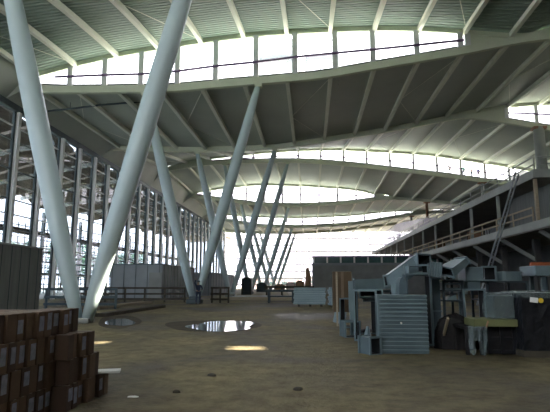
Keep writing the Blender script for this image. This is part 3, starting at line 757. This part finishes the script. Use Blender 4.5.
def boxat(mb, px0, px1, pytop, pybot, Y, depth):
    a, b = at(px0, pybot, Y), at(px1, pytop, Y)
    return mb.box(((a.x+b.x)/2, Y+depth/2, (a.z+b.z)/2), (abs(b.x-a.x), depth, abs(b.z-a.z)))
# 1 ribbed box
a = gp(379, 353.5); b = gp(427.5, 353); Yr = a.y; zt = at(400, 295, Yr).z
t = thing('ribbed_duct_crate', 'large ribbed sheet metal box standing upright at the front of the duct pile', 'duct', ((a.x+b.x)/2, Yr, 0))
x0, x1 = a.x, b.x
prof = []; n = 14
for i in range(n):
    z = zt*i/n; h = zt/n
    prof += [(0, z), (0, z+h*.5), (-.05, z+h*.6), (-.05, z+h*.85)]
prof.append((0, zt))
mb = MB(); ringsL = [(x0+.03, Yr+dy, z) for dy, z in prof]; ringsR = [(x1, Yr+dy, z) for dy, z in prof]
k0 = len(prof); mb.add(ringsL+ringsR, [(i, i+k0, i+k0+1, i+1) for i in range(k0-1)]); mb.build('ribbed_front', M['galv_light'], t)
MB().box(((x0+x1)/2+.03, Yr+.46, zt/2), (x1-x0-.06, .9, zt-.01)).build('body', M['galv'], t)
MB().box((x0+.03, Yr+.02, zt/2), (.07, .1, zt)).build('edge_flange', M['galv_light'], t)
MB().box(((x0+x1)/2, Yr+.0, zt-.01), (x1-x0, .09, .03)).build('edge_flange', M['galv_light'], t)
hk = at(401, 323, Yr-.04); MB().tube([hk, hk+V((0, -.05, 0))], .022, 8).build('knob', M['paper'], t)
# 2 small rotated box at its foot
p = gp(372.5, 355) 
t = duct('duct_offcut', 'small square duct offcut with a black open end at the foot of the ribbed box',
     [(p+V((.08, .04, .19)), V((.125, .075, 0)), V((0, 0, .188))), (p+V((-.14, .36, .19)), V((.125, .075, 0)), V((0, 0, .188)))], 'galv')
# 3..
boxduct('duct_offcut', 'grey duct offcut with a bright top edge left of the small square offcut', 345.5, 360, 322, 337.5, gp(352, 337.5).y, .5, -.25, 'galv')
boxduct('open_duct', 'tall open rectangular duct frame standing beside the ribbed box', 355.5, 375, 291, 340, 14.2, .6, .15, 'galv')
# cone inside the frame
p = gp(366, 341); tt = MB(); p = V((p.x, 14.0, 0))
tt.tube([p, p+V((0, 0, .28)), p+V((.02, 0, .44))], [.16, .07, .035], 12, True)
tag(tt.build('duct_funnel', M['galv_light'], smooth=True), 'small pale metal funnel standing at the foot of the tall open frame', 'funnel', kind='thing')
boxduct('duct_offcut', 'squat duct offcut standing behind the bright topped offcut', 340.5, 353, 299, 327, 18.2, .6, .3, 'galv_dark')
# leaning sheets at the left end
for i, (pa, pb, top, lb) in enumerate((((333, 322), (341, 324), 301, 'bent metal sheet leaning at the left end of the duct pile'),
                                       ((337, 318), (347, 320), 297, 'second bent metal sheet leaning behind the first at the left end of the duct pile'))):
    a, b = gp(*pa), gp(*pb); a.y += i*.7; b.y += i*.7; zt = at(pa[0], top, a.y).z; n = V((.18, .5, 0))
    mb = MB(); mb.prism([a, b, b+n+V((0, 0, zt)), a+n+V((0, 0, zt*.97))], (.0, .03, .0))
    tag(mb.build('leaning_sheet', M['galv_light'] if i == 0 else M['galv']), lb, 'metal sheet', kind='thing')
# supporting duct stack behind (dark boxes)
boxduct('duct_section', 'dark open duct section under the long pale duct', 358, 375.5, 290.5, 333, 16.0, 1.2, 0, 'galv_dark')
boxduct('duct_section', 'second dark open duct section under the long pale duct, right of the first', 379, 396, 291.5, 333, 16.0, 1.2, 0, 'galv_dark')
# pale upright plate
mb = boxat(MB(), 349, 354.5, 281, 312, 16.0, .06); a = at(350, 311.5, 16.0); mb.box((at(351.7, 300, 16.0).x, 16.1, a.z/2), (.12, .2, a.z))
tag(mb.build('steel_plate', M['galv_light']), 'narrow pale upright steel plate at the left of the long pale duct', 'metal sheet', kind='thing')
# long pale duct lying across
a0 = at(354, 284.5, 15.4); a1 = at(396, 283, 15.8)
duct('duct_section', 'long pale duct lying across the top of the dark duct sections', [(a0, V((0, .28, 0)), V((0, 0, .15))), ((a0+a1)/2, V((0, .28, 0)), V((0, 0, .155))), (a1, V((0, .28, 0)), V((0, 0, .16)))], 'galv_light')
# flared piece beneath it
c = at(371, 293.5, 15.0)
duct('duct_reducer', 'pale flared duct reducer hanging out below the long pale duct', [(c, V((.33, 0, 0)), V((0, .12, .10))), (c+V((0, .55, -.14)), V((.16, 0, 0)), V((0, .04, .08)))], 'galv_light')
# cardboard box behind
t = thing('cardboard_box', 'big brown cardboard box standing behind the left end of the duct pile', 'box', (at(342, 290, 20).x, 20, 0))
mb = MB(); boxat(mb, 333.5, 351.5, 271.5, 312, 19.6, .8); mb.build('carton', M['card_tan'], t, bevel=.01)
boxat(MB(), 341.5, 343.5, 271.4, 303, 19.58, .02).build('tape', M['tape'], t)
p = at(337, 300, 19.2); o = MB().box((p.x, 19.2, at(337, 272, 19.2).z/2), (.07, .05, at(337, 271.5, 19.2).z)).build('timber_batten', M['timber']); tag(o, 'thin pale batten standing against the big brown cardboard box', 'batten', kind='thing')
# 10 big transition duct rising to the right
Yd = 13.8
A = at(386, 281, Yd+.2); B = at(404, 272, Yd); C_ = at(424, 260.5, Yd-.2)
duct('duct_bend', 'big offset duct climbing to the right on top of the pile',
     [(A, V((.0, .28, 0)), V((-.02, 0, .14))), (B, V((0, .28, 0)), V((-.08, 0, .2))), (at(414, 264.5, Yd), V((0, .28, 0)), V((-.08, 0, .2))), (C_, V((.22, .24, 0)), V((0, 0, .155)))], 'galv_light')
boxduct('duct_section', 'square duct section with a wide black opening under the climbing duct', 409.5, 427.5, 265.5, 273.0, 12.7, .55, 0, 'galv_light')
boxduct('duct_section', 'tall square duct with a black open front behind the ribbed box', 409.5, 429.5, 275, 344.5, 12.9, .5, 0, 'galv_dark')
# 11 round tube
p = at(396.5, 290, 13.6); tb = thing('round_duct', 'round vertical duct rising behind the ribbed box', 'duct', (p.x, 13.6, 0))
MB().tube([(p.x, 13.6, 0), (p.x, 13.6, 1.1), (p.x, 13.6, at(397, 284, 13.6).z)], [.13, .13, .15], 20).build('pipe', M['galv_light'], tb, smooth=True)
MB().tube([(p.x, 13.6, 1.0), (p.x, 13.6, 1.04)], .15, 20).build('collar', M['galv'], tb)
# 12 arched panel
Ya = 12.9; cx = at(403.4, 300, Ya); zt = at(404, 277, Ya).z
poly = [(cx.x-.10, Ya, 0), (cx.x+.10, Ya, 0)] + [(cx.x+.10*math.cos(a), Ya, zt-.35+.35*math.sin(a)) for a in [math.pi*i/10 for i in range(11)]]
ob = MB().prism(poly, (0, .5, 0)).build('duct_elbow', M['galv']); tag(ob, 'round topped duct elbow between the round duct and the tall open duct', 'duct', kind='thing')
# 13 ribbed slanted piece + tall duct + ribbed foot
Yc = 12.8
tr = thing('ribbed_duct_bend', 'slanted ribbed duct bend at the top of the pile right of the climbing duct', 'duct', at(434, 277, Yc))
a = at(431, 262.5, Yc); b = at(441, 262.5, Yc); c = at(440, 277.5, Yc); d = at(429, 276.5, Yc)
mb = MB(); mb.prism([a, b, c, d], (0, .4, 0)); mb.build('body', M['galv_dark'], tr)
for i in range(5):
    f = i/4; p = a.lerp(b, f); q = d.lerp(c, f); MB().bar(p+V((0, -.03, 0)), q+V((0, -.03, 0)), .05, .06, (0, 1, 0)).build('rib', M['galv_light'], tr)
tq = thing('duct_section', 'tall narrow closed duct standing under the slanted ribbed bend', 'duct', at(437, 340, Yc+.85))
zb = at(437, 278, Yc+.85).z; mb = MB(); xa, xb = at(432.5, 300, Yc+.85).x, at(440.5, 300, Yc+.85).x
mb.box(((xa+xb)/2, Yc+1.1, zb/2), (xb-xa, .5, zb)); mb.build('body', M['galv'], tq)
for z in (.02, zb*.5, zb-.02): MB().box(((xa+xb)/2, Yc+1.1, z), (xb-xa+.05, .55, .04)).build('flange', M['galv_light'], tq)
tf = thing('ribbed_duct', 'low ribbed metal piece slanting to the floor right of the ribbed box', 'duct', gp(437, 345))
p0_ = gp(429.5, 347); 
for i in range(5):
    o_ = V((.07*i, .05*i, 0)); MB().bar(p0_+o_+V((0, .05, .03)), p0_+o_+V((-.1, .5, .42)), .05, .05).build('rib', M['galv_light'], tf)
MB().prism([p0_+V((-.02, .1, 0)), p0_+V((.36, .3, 0)), p0_+V((.28, .65, .4)), p0_+V((-.12, .55, .4))], (0, .05, 0)).build('sheet', M['galv_dark'], tf)
# 14 bright tapered duct
Ye = 12.9
A = at(446, 271.5, Ye); B = at(462, 261, Ye+.5)
duct('duct_reducer', 'bright tapered duct pointing up to the right on top of the pile', [(A, V((.09, -.30, -.04)), V((-.03, .0, .10))), (B, V((.05, -.34, 0)), V((-.04, 0, .07)))], 'galv_light')
c = at(450, 277, 13.6); ob = duct('duct_offcut', 'small white blue duct end below the bright tapered duct', [(c, V((.09, .02, 0)), V((0, .02, .08))), (c+V((.05, .5, .05)), V((.09, 0, 0)), V((0, 0, .08)))], 'galv_light')
# dark rack carrying the small pieces
def rack(label, px0, px1, pys, Y, depth, mat='galv_dark'):
    t = thing('steel_rack', label, 'rack', (at((px0+px1)/2, 300, Y).x, Y, 0)); a = at(px0, pys[0], Y); b = at(px1, pys[0], Y)
    for x in (a.x, b.x):
        for dy in (0, depth): MB().box((x, Y+dy, a.z/2), (.06, .06, a.z)).build('upright', M[mat], t)
    for py in pys:
        z = at(px0, py, Y).z; MB().box(((a.x+b.x)/2, Y+depth/2, z-.02), (b.x-a.x+.06, depth+.06, .04)).build('shelf', M[mat], t)
    return t
rack('dark steel rack holding small duct pieces right of the tall narrow duct', 443, 462, (280.5, 290, 300, 318), 13.4, 1.0)
boxduct('duct_offcut', 'pale duct offcut on the upper shelf of the dark rack', 446, 460, 284.0, 288.6, 13.5, .6, .2, 'galv')
a = at(447, 299.8, 13.45); mb = MB(); mb.prism([a, a+V((.26, 0, 0)), a+V((.26, .1, .16)), a+V((.1, .05, .07))], (0, .4, 0))
tag(mb.build('metal_wedge', M['galv_light']), 'bright bluish metal wedge on the middle shelf of the dark rack', 'offcut', kind='thing')
boxduct('duct_section', 'square grey duct box standing right of the dark rack', 467, 484, 290, 340.5, 13.2, .5, .05, 'galv')
mb = thing('duct_end_box', 'plain grey sheet metal box on top of the square grey duct box', 'duct', at(473, 289.5, 13.3))
bx = MB(); boxat(bx, 466, 482, 267, 281, 13.3, .7); bx.build('body', M['galv_light'], mb, bevel=.01)
bx = MB(); boxat(bx, 468, 480, 281, 289.3, 13.35, .6); bx.build('neck', M['galv'], mb)
boxduct('duct_section', 'smaller duct box with a dark opening right of the plain grey box', 483, 495, 267, 280, 13.6, .8, 0, 'galv')
rack('dark steel rack under the smaller duct box at the right', 487, 527, (281, 300), 13.7, 1.3)
# 16 long drum-like duct
A = at(496.5, 271.5, 14.0); B = at(527, 271, 14.0)
t = thing('duct_section', 'long flat duct with a bright top rim lying on the right hand rack', 'duct', at(511, 277, 14.2))
zc = (A.z+B.z)/2; rx = (B.x-A.x)/2; cx = (A.x+B.x)/2
def oval(z, s=1): return [(cx+rx*s*math.copysign(abs(math.cos(a))**.6, math.cos(a)), 14.5+.5*s*math.sin(a), z) for a in [2*math.pi*i/28 for i in range(28)]]
zb = at(500, 280.6, 14).z
MB().sweep([oval(zb, .98), oval(zb+.20, .98)]).build('body', M['galv_light'], t)
MB().sweep([oval(zb+.2, 1.03), oval(zb+.25, 1.03)]).build('rim', M['galv_light'], t)
# 17 right-edge duct & orange beam
t = thing('duct_section', 'pale duct on legs at the right edge under the orange beam', 'duct', at(546, 280, 13.8))
a = at(535.5, 276, 13.8); b = at(566, 265.5, 13.8)
MB().box(((a.x+b.x)/2, 14.3, (a.z+b.z)/2), (b.x-a.x, 1, b.z-a.z)).build('body', M['galv_light'], t, bevel=.02)
for x in (a.x+.25, b.x-.2):
    for dy in (.15, .85): MB().box((x, 13.8+dy, a.z/2), (.1, .1, a.z)).build('leg', M['galv'], t)
o = MB().box(((a.x+b.x)/2+.1, 14.3, b.z+.06), (b.x-a.x, .12, .10)).build('orange_beam', M['orange']); tag(o, 'orange painted bar lying on the pale duct at the right edge', 'bar', kind='thing')

# wrapped goods at the right foreground
Yw = 11.7
t = thing('packing_crate', 'dark timber crate base under the olive foam board', 'crate', gp(498, 350))
a = at(488, 352, Yw+.25); b = at(515.5, 328, Yw+.25); 
zbd = at(495, 327, Yw).z
MB().box(((a.x+b.x)/2, Yw+.55, zbd/2), (b.x-a.x, .6, zbd-.02)).build('body', M['tarp'], t)
for x in (a.x+.05, (a.x+b.x)/2, b.x-.05): MB().box((x, Yw+.23, zbd/2), (.08, .05, zbd-.02)).build('batten', M['black_plastic'], t)
for z in (.06, zbd*.55): MB().box(((a.x+b.x)/2, Yw+.24, z), (b.x-a.x, .04, .08)).build('slat', M['black_plastic'], t)
a = at(474, 327, Yw); b = at(517.5, 318, Yw)
fo = thing('foam_board', 'olive green foam board lying across the dark crate', 'board', ((a.x+b.x)/2, Yw, zbd))
MB().box(((a.x+b.x)/2, Yw+.36, zbd+.085), (b.x-a.x, .75, .17)).build('board', M['foam'], fo, bevel=.02)
MB().bar(at(488, 321, Yw-.02), at(485.5, 329, Yw-.02), .04, .03).build('strap', M['rust'], fo)
# plastic wrapped unit on the board
t = thing('wrapped_unit', 'grey machine unit wrapped in clear plastic on the olive foam board', 'wrapped machine', ((a.x+b.x)/2+.2, Yw+.5, zbd+.2))
a2 = at(491, 318.5, Yw+.1); b2 = at(515.5, 293.5, Yw+.1); zb2 = zbd+.17
hh = b2.z-zb2
MB().box(((a2.x+b2.x)/2+.05, Yw+.42, zb2+hh*.46), (b2.x-a2.x-.12, .5, hh*.9)).build('machine', M['galv_dark'], t, bevel=.03)
wr = MB(); n = 30; rr = random.Random(4); rings = []
for j in range(8):
    f = j/7; z = zb2+.005+hh*1.02*f; s = 1-.12*f**2
    ringp = []
    for i in range(n):
        aa = 2*math.pi*i/n; q = 1/max(abs(math.cos(aa)), abs(math.sin(aa)))**.85
        ringp.append(((a2.x+b2.x)/2+(b2.x-a2.x)/2*q*s*math.cos(aa)+rr.uniform(-.012, .012), Yw+.42+.33*q*s*math.sin(aa)+rr.uniform(-.012, .012), z+rr.uniform(-.01, .01)*(1 if j else 0)))
    rings.append(ringp)
wr.sweep(rings); wr.build('plastic_wrap', M['film'], t, smooth=False)
# draped plastic sheet
dr = MB(); rr = random.Random(9); nu, nv = 16, 10; a3 = at(468, 326, Yw-.12); b3 = at(486.5, 326, Yw-.12)
vs = []
for j in range(nv+1):
    for i in range(nu+1):
        f = i/nu; z = zbd*(1-j/nv)+.02
        if j == nv and i % 3 == 0: z += .06
        vs.append((a3.x+(b3.x-a3.x)*(.5+(f-.5)*(1-.18*j/nv))+rr.uniform(-.01, .01), Yw-.1+.06*math.sin(f*16+j*.3)+rr.uniform(-.012, .012), z))
fs = [(j*(nu+1)+i, j*(nu+1)+i+1, (j+1)*(nu+1)+i+1, (j+1)*(nu+1)+i) for j in range(nv) for i in range(nu) if not (5 < i < 9 and j > 4)]
dr.add(vs, fs); o = dr.build('plastic_sheet', M['film'], fix=False); sm = o.modifiers.new('thick', 'SOLIDIFY'); sm.thickness = .006
tag(o, 'torn clear plastic sheet hanging from the left end of the olive foam board', 'plastic sheet', kind='thing')
# trestle under the left end of the board
t = thing('support_stand', 'dark stand carrying the left end of the olive foam board', 'stand', gp(476, 351))
xm = (a3.x+b3.x)/2
for dx in (-.16, .16):
    for dy in (.15, .95): MB().box((xm+dx, Yw+dy, zbd/2), (.07, .07, zbd)).build('leg', M['tarp'], t)
MB().box((xm, Yw+.55, zbd-.04), (.45, .95, .06)).build('top', M['tarp'], t)
# dark tarp heap
tp = MB(); rr = random.Random(12); c = at(470, 318, 11.9); nu, nv = 26, 10; rings = []
zt0 = .0
for j in range(nv):
    f = j/(nv-1); ringp = []
    for i in range(nu):
        aa = 2*math.pi*i/nu; rad = (1-f**1.6)*.98+.02
        ringp.append((c.x-.02+.56*rad*math.cos(aa)*(1+.07*math.sin(5*aa+j)), 12.93+.24*rad*math.sin(aa)*(1+.06*math.sin(4*aa)), .86*f**.33*(1-.10*rad*math.cos(aa))+rr.uniform(-.02, .02)*(j > 0)))
    rings.append(ringp)
tp.sweep(rings); o = tp.build('tarpaulin_heap', M['tarp'], smooth=False); tag(o, 'heap under a dark tarpaulin left of the olive foam board', 'tarpaulin', kind='thing')
o = MB().bar(gp(441, 347)+V((0, 0, .02)), at(448, 318, 12.2), .05, .07).build('timber_batten', M['timber']); tag(o, 'brown timber batten propped against the dark tarpaulin heap', 'batten', kind='thing')
# black wrapped crate
Yk = 11.45; a = at(524.5, 352, Yk); b = at(575, 293, Yk)
t = thing('wrapped_pallet', 'large pallet load wrapped in black plastic at the right edge', 'wrapped pallet', ((a.x+b.x)/2, Yk+.6, 0))
MB().box(((a.x+b.x)/2, Yk+.65, .07), (b.x-a.x, 1.2, .14)).build('pallet', M['dark_timber'], t)
rr = random.Random(5); rings = []; zt = b.z
for j in range(9):
    f = j/8; ringp = []
    for i in range(40):
        aa = 2*math.pi*i/40; q = 1/max(abs(math.cos(aa)), abs(math.sin(aa)))**.93; s = 1-.04*f
        ringp.append(((a.x+b.x)/2+(b.x-a.x)/2*q*s*math.cos(aa)*.98+rr.uniform(-.012, .012), Yk+.65+.6*q*s*math.sin(aa)+rr.uniform(-.012, .012), .14+(zt-.14)*f+rr.uniform(-.015, .015)*(0 < j < 8)))
    rings.append(ringp)
MB().sweep(rings).build('black_wrap', M['black_plastic'], t)
rings = []
for z, s in ((zt-.10, 1.03), (zt-.02, 1.035), (zt+.02, 1.0), (zt+.03, .7)):
    rings.append([((a.x+b.x)/2+(b.x-a.x)/2*s*.98*math.cos(aa)/max(abs(math.cos(aa)), abs(math.sin(aa)))**.93+rr.uniform(-.02, .02), Yk+.65+.6*s*math.sin(aa)/max(abs(math.cos(aa)), abs(math.sin(aa)))**.93, z+rr.uniform(-.02, .02)) for aa in [2*math.pi*i/40 for i in range(40)]])
MB().sweep(rings).build('plastic_cover', M['film'], t)
tg = at(534, 300, Yk-.04); MB().box((tg.x, tg.y, tg.z), (.17, .012, .11), 0, 0, .12).build('white_tag', M['paper'], t)['label'] = 'white paper tag'
tg = at(541, 300.5, Yk-.05)
MB().tube([(tg.x, tg.y, tg.z), (tg.x, tg.y+.012, tg.z)], .055, 10).build('yellow_tag', M['yellow'], t)['label'] = 'round yellow tag'

# ------------------------------------------------------------------ people
def person(label, loc, rz, h, top, bottom, pose='stand', helmet=None, group=None):
    t = thing('person', label, 'person', loc, group); t.rotation_euler = (0, 0, rz); s = h/1.75
    J = {'pelvis': (0, 0, .95), 'waist': (0, .0, 1.12), 'chest': (0, .01, 1.36), 'neck': (0, .01, 1.50), 'headb': (0, -.01, 1.58), 'head': (0, -.02, 1.66), 'crown': (0, -.01, 1.74)}
    lean = .0
    if pose == 'stand':
        arms = {'L': [(.19, .01, 1.42), (.25, .02, 1.14), (.24, -.08, .90), (.235, -.11, .82)], 'R': [(-.19, .01, 1.42), (-.26, .0, 1.14), (-.20, -.16, .98), (-.17, -.22, .94)]}
    else:
        arms = {'L': [(.19, .01, 1.42), (.30, -.06, 1.18), (.18, -.26, 1.10), (.14, -.33, 1.10)], 'R': [(-.19, .01, 1.42), (-.30, -.04, 1.62), (-.24, -.08, 1.88), (-.23, -.09, 1.96)]}
    legs = {'L': [(.10, 0, .90), (.12, -.02, .50), (.13, .02, .09), (.14, -.12, .04)], 'R': [(-.10, 0, .90), (-.13, .02, .50), (-.14, .05, .09), (-.15, -.09, .04)]}
    def skin(name, verts, edges, radii, mat, root=0):
        me = bpy.data.meshes.new(name); me.from_pydata([tuple(c*s for c in v) for v in verts], edges, []); me.materials.append(mat)
        o = bpy.data.objects.new(name, me); COL.objects.link(o); o.parent = t
        md = o.modifiers.new('skin', 'SKIN'); md.use_smooth_shade = True
        for i, r in enumerate(radii):
            sv = me.skin_vertices[0].data[i]; q = (r, r) if not isinstance(r, tuple) else r; sv.radius = (q[0]*s, q[1]*s); sv.use_root = (i == root)
        o.modifiers.new('sub', 'SUBSURF').levels = 1; o.modifiers['sub'].render_levels = 2
        return o
    verts = [J[k] for k in ('pelvis', 'waist', 'chest', 'neck', 'headb', 'head', 'crown')]; radii = [(.15, .11), (.14, .10), (.17, .11), .06, .085, (.085, .105), .06]
    edges = [(0, 1), (1, 2), (2, 3), (3, 4), (4, 5), (5, 6)]
    for sd in 'LR':
        n = len(verts); verts += arms[sd]; radii += [.065, .05, .038, .035]; edges += [(2, n), (n, n+1), (n+1, n+2), (n+2, n+3)]
        n = len(verts); verts += legs[sd]; radii += [.095, .065, .045, .045]; edges += [(0, n), (n, n+1), (n+1, n+2), (n+2, n+3)]
    body = skin('body', verts, edges, radii, M['skin'])
    # clothes: slightly larger shells that follow the same joints
    cv = [J['pelvis'], J['waist'], J['chest'], (0, .01, 1.45)]; cr = [(.17, .13), (.16, .12), (.19, .13), (.10, .08)]; ce = [(0, 1), (1, 2), (2, 3)]
    for sd in 'LR':
        n = len(cv); cv += arms[sd][:3]; cr += [.08, .063, .05]; ce += [(2, n), (n, n+1), (n+1, n+2)]
    skin('jacket', cv, ce, cr, top)
    tv = [(0, 0, .98)]; trr = [(.165, .125)]; te = []
    for sd in 'LR':
        n = len(tv); tv += [legs[sd][0], legs[sd][1], legs[sd][2]]; trr += [.108, .08, .06]; te += [(0, n), (n, n+1), (n+1, n+2)]
    skin('trousers', tv, te, trr, bottom)
    for sd in 'LR': skin('shoe', [legs[sd][2], legs[sd][3]], [(0, 1)], [.055, .05], M['dark_timber'])
    hm = MB()
    for i in range(1): hm.sweep([[(.115*s*q*math.cos(a), -.015*s+.135*s*q*math.sin(a), z*s) for a in [2*math.pi*k/14 for k in range(14)]] for q, z in ((1.12, 1.675), (1.0, 1.69), (.97, 1.74), (.75, 1.79), (.3, 1.81))])
    o = hm.build('hard_hat' if helmet else 'hair', helmet or M['hair'], None, smooth=True); o.parent = t
    # face and hands: nose, fingers
    no = MB(); no.box((0, -.128*s, 1.655*s), (.022*s, .03*s, .04*s)); o = no.build('nose', M['skin'], None, bevel=.004); o.parent = body
    for sd in 'LR':
        e = V(arms[sd][3]); d = (e-V(arms[sd][2])).normalized()
        for f in range(4):
            off = V((.0, .018*(f-1.5), 0)) if abs(d.z) > .5 else V((.018*(f-1.5), 0, 0))
            L_ = (.075, .085, .08, .06)[f]; fm = MB().tube([(e+off)*s, (e+off+d*L_*.6+V((0, -.01, 0)))*s, (e+off+d*L_+V((0, -.035, -.01)))*s], [.01*s, .009*s, .007*s], 6)
            o = fm.build('finger', M['skin'], None, smooth=True); o.parent = body
        th = MB().tube([(e-d*.02)*s, (e+d*.02+V((0, -.04, 0)))*s, (e+d*.045+V((0, -.055, 0)))*s], [.012*s, .01*s, .008*s], 6); o = th.build('thumb', M['skin'], None, smooth=True); o.parent = body
    return t
p = gp(198, 304.3); person('person in dark clothes standing at the foot of the second column pair', (p.x, p.y, 0), .5, 1.78, M['navy'], M['navy'], 'reach', M['dark_frame'])
for (px, mt, rz, lb) in ((449.5, 'hoarding', .4, 'person in pale clothes on the roof beyond the long clerestory, leftmost of four'),
                         (463.5, 'hivis_green', -.3, 'person in a green vest on the roof beyond the long clerestory'),
                         (471.5, 'hivis_yellow', .9, 'person in a tan vest on the roof beyond the long clerestory'),
                         (478, 'blue_cloth', -.8, 'person in a dark blue jacket on the roof beyond the long clerestory, rightmost of four')):
    Y = 81.0; p = at(px, 170, Y); person(lb, (p.x, Y, bay_z(4, p.x, Y)+.2), rz, 1.8, M[mt], M['navy'], 'stand', M['paper'])

for (xa, xb, lb) in ((258, 292, 'grey platform frame on the roof seen through the middle panes of the nearest clerestory'),
                     (306, 338, 'second grey platform frame on the roof seen through the nearest clerestory, right of the first')):
    a, b = at(xa, 60, 42.6), at(xb, 52, 42.6); zr = bay_z(2, (a.x+b.x)/2, 42.6)+.2
    t = thing('roof_platform', lb, 'platform', (a.x, 42.6, zr))
    MB().box(((a.x+b.x)/2, 43.0, (a.z+b.z)/2-.1), (b.x-a.x, .8, .55)).build('deck_box', M['hoarding'], t)
    for x in (a.x, b.x):
        for y in (42.6, 43.4): MB().tube([(x, y, zr), (x, y, b.z+1.3)], .05, 6).build('leg', M['scaffold'], t)
    for dz in (.55, 1.2): MB().tube([(a.x, 42.6, b.z+dz), (b.x, 42.6, b.z+dz)], .045, 6).build('rail', M['scaffold'], t)
    MB().tube([(a.x, 42.6, zr+.05), (b.x, 42.6, a.z)], .04, 6).build('brace', M['scaffold'], t)
    MB().tube([(b.x, 42.6, zr+.05), (a.x, 42.6, a.z)], .04, 6).build('brace', M['scaffold'], t)

# ------------------------------------------------------------------ outside the left wall and the end wall
cp = structure('canopy_roof', 'brown roadside canopy outside the left glazed wall', 'canopy')
for i in range(17):
    y = 6+10*i; mb = MB(); n = 8; rings = []; lift = min(3.0, max(0, (y-60)*.03))
    for j in range(n+1):
        yy = y+9.3*j/n; bul = math.sin(math.pi*j/n)
        rings.append([(-28.2, yy, 17.2+.5*bul), (-44, yy, 13.2+lift+1.5*bul), (-44, yy, 13.6+lift+1.5*bul), (-28.2, yy, 17.6+.5*bul)])
    mb.sweep(rings); mb.build('canopy_panel', M['canopy'], cp)
    MB().bar((-28.2, y+4.6, 17.0), (-44, y+4.6, 14.2+lift), .3, .5).build('canopy_rib', M['mullion'], cp)
MB().box((-44.2, 86, 9.6), (.5, 160, .9)).build('canopy_beam', M['canopy'], cp)
for i in range(12): MB().box((-43.6, 12+13*i, 6.6), (.5, .5, 13.2)).build('canopy_post', M['scaffold'], cp)
for i in range(16):
    y = 26+8.4*i
    t = thing('scaffold', 'grey scaffold frame outside the left glazed wall', 'scaffold', (-44.5, y, 0), 'scaffold frames outside the left wall')
    for dy in (0, 1.8, 3.6, 5.4, 7.2): MB().tube([(-44.5, y+dy, 0), (-44.5, y+dy, 11)], .1, 5).build('upright', M['scaffold'], t)
    for z in (.7, 1.5, 2.4, 3.3, 4.2, 5.1, 6.0, 6.9, 7.8, 8.7, 9.6, 10.5): MB().tube([(-44.5, y, z), (-44.5, y+8.2, z)], .09, 5).build('ledger', M['scaffold'], t)
    for dz in (1.4, 5.0): MB().tube([(-44.5, y, dz), (-44.5, y+7.2, dz+3.6)], .07, 5).build('brace', M['scaffold'], t)
    for z in (3.2, 6.8): MB().box((-44.9, y+3.6, z), (.9, 7.4, .16)).build('platform', M['canopy'], t)
rt_ = random.Random(17)
def leafy(name, label, loc, h, w, n, group=None):
    t = thing(name, label, 'tree', loc, group)
    MB().tube([loc, V(loc)+V((.1, .1, h*.45)), V(loc)+V((0, .2, h*.75))], [.22, .16, .08], 7).build('trunk', M['bark'], t)
    mb = MB()
    for i in range(n):
        a = rt_.uniform(0, 6.28); r = w*math.sqrt(rt_.random()); z = h*(.35+.65*rt_.random()); k = 1-abs((z/h)-.65)*1.1
        c = V(loc)+V((r*k*math.cos(a), r*k*math.sin(a), z)); q = rt_.uniform(.12, .3)
        u = V((rt_.uniform(-1, 1), rt_.uniform(-1, 1), rt_.uniform(-1, 1))).normalized()*q; v = u.orthogonal().normalized()*q*.6
        mb.add([c-u, c-v, c+u, c+v], [(0, 1, 2, 3)])
    mb.build('crown', M['leaf'], t, fix=False)
for i in range(12):
    leafy('leafy_tree', 'hazy green tree seen through the left glazed wall', (-52-2*(i % 3), 34+11*i, 0), 8.5+(i % 4)*.9, 4.4, 1500, 'trees outside the left wall')
leafy('bare_tree', 'thin hazy tree outside the far end wall above the crates', (-2.5, 190, 0), 10.5, 4.2, 320)
for i, (x, y, w, h, mt, lb) in enumerate(((-14, 186, 22, 3.2, 'pink_wall', 'low pale pink building outside the end wall behind the farthest columns'),
                                          (6, 200, 14, 4.2, 'pink_wall', 'low pale pink building outside the end wall right of the farthest columns'))):
    t = thing('site_building', lb, 'building', (x, y, 0))
    MB().box((x, y, h/2), (w, 6, h)).build('wall', M[mt], t); MB().box((x, y, h+.15), (w+.6, 6.6, .3)).build('roof', M['hoarding'], t)
    for j in range(5): MB().box((x-w/2+w*(j+.5)/5, y-3.02, h*.55), (w*.1, .06, 1.1)).build('window', M['glass_dark'], t)

sun_d = bpy.data.lights.new('sun', 'SUN'); sun = bpy.data.objects.new('sun', sun_d); COL.objects.link(sun)
sun_d.energy = 34.0; sun_d.angle = math.radians(.53); sun_d.color = (1, .90, .72)
sun.rotation_euler = SUN_DIR.to_track_quat('Z', 'Y').to_euler(); sun.location = (30, 0, 60)
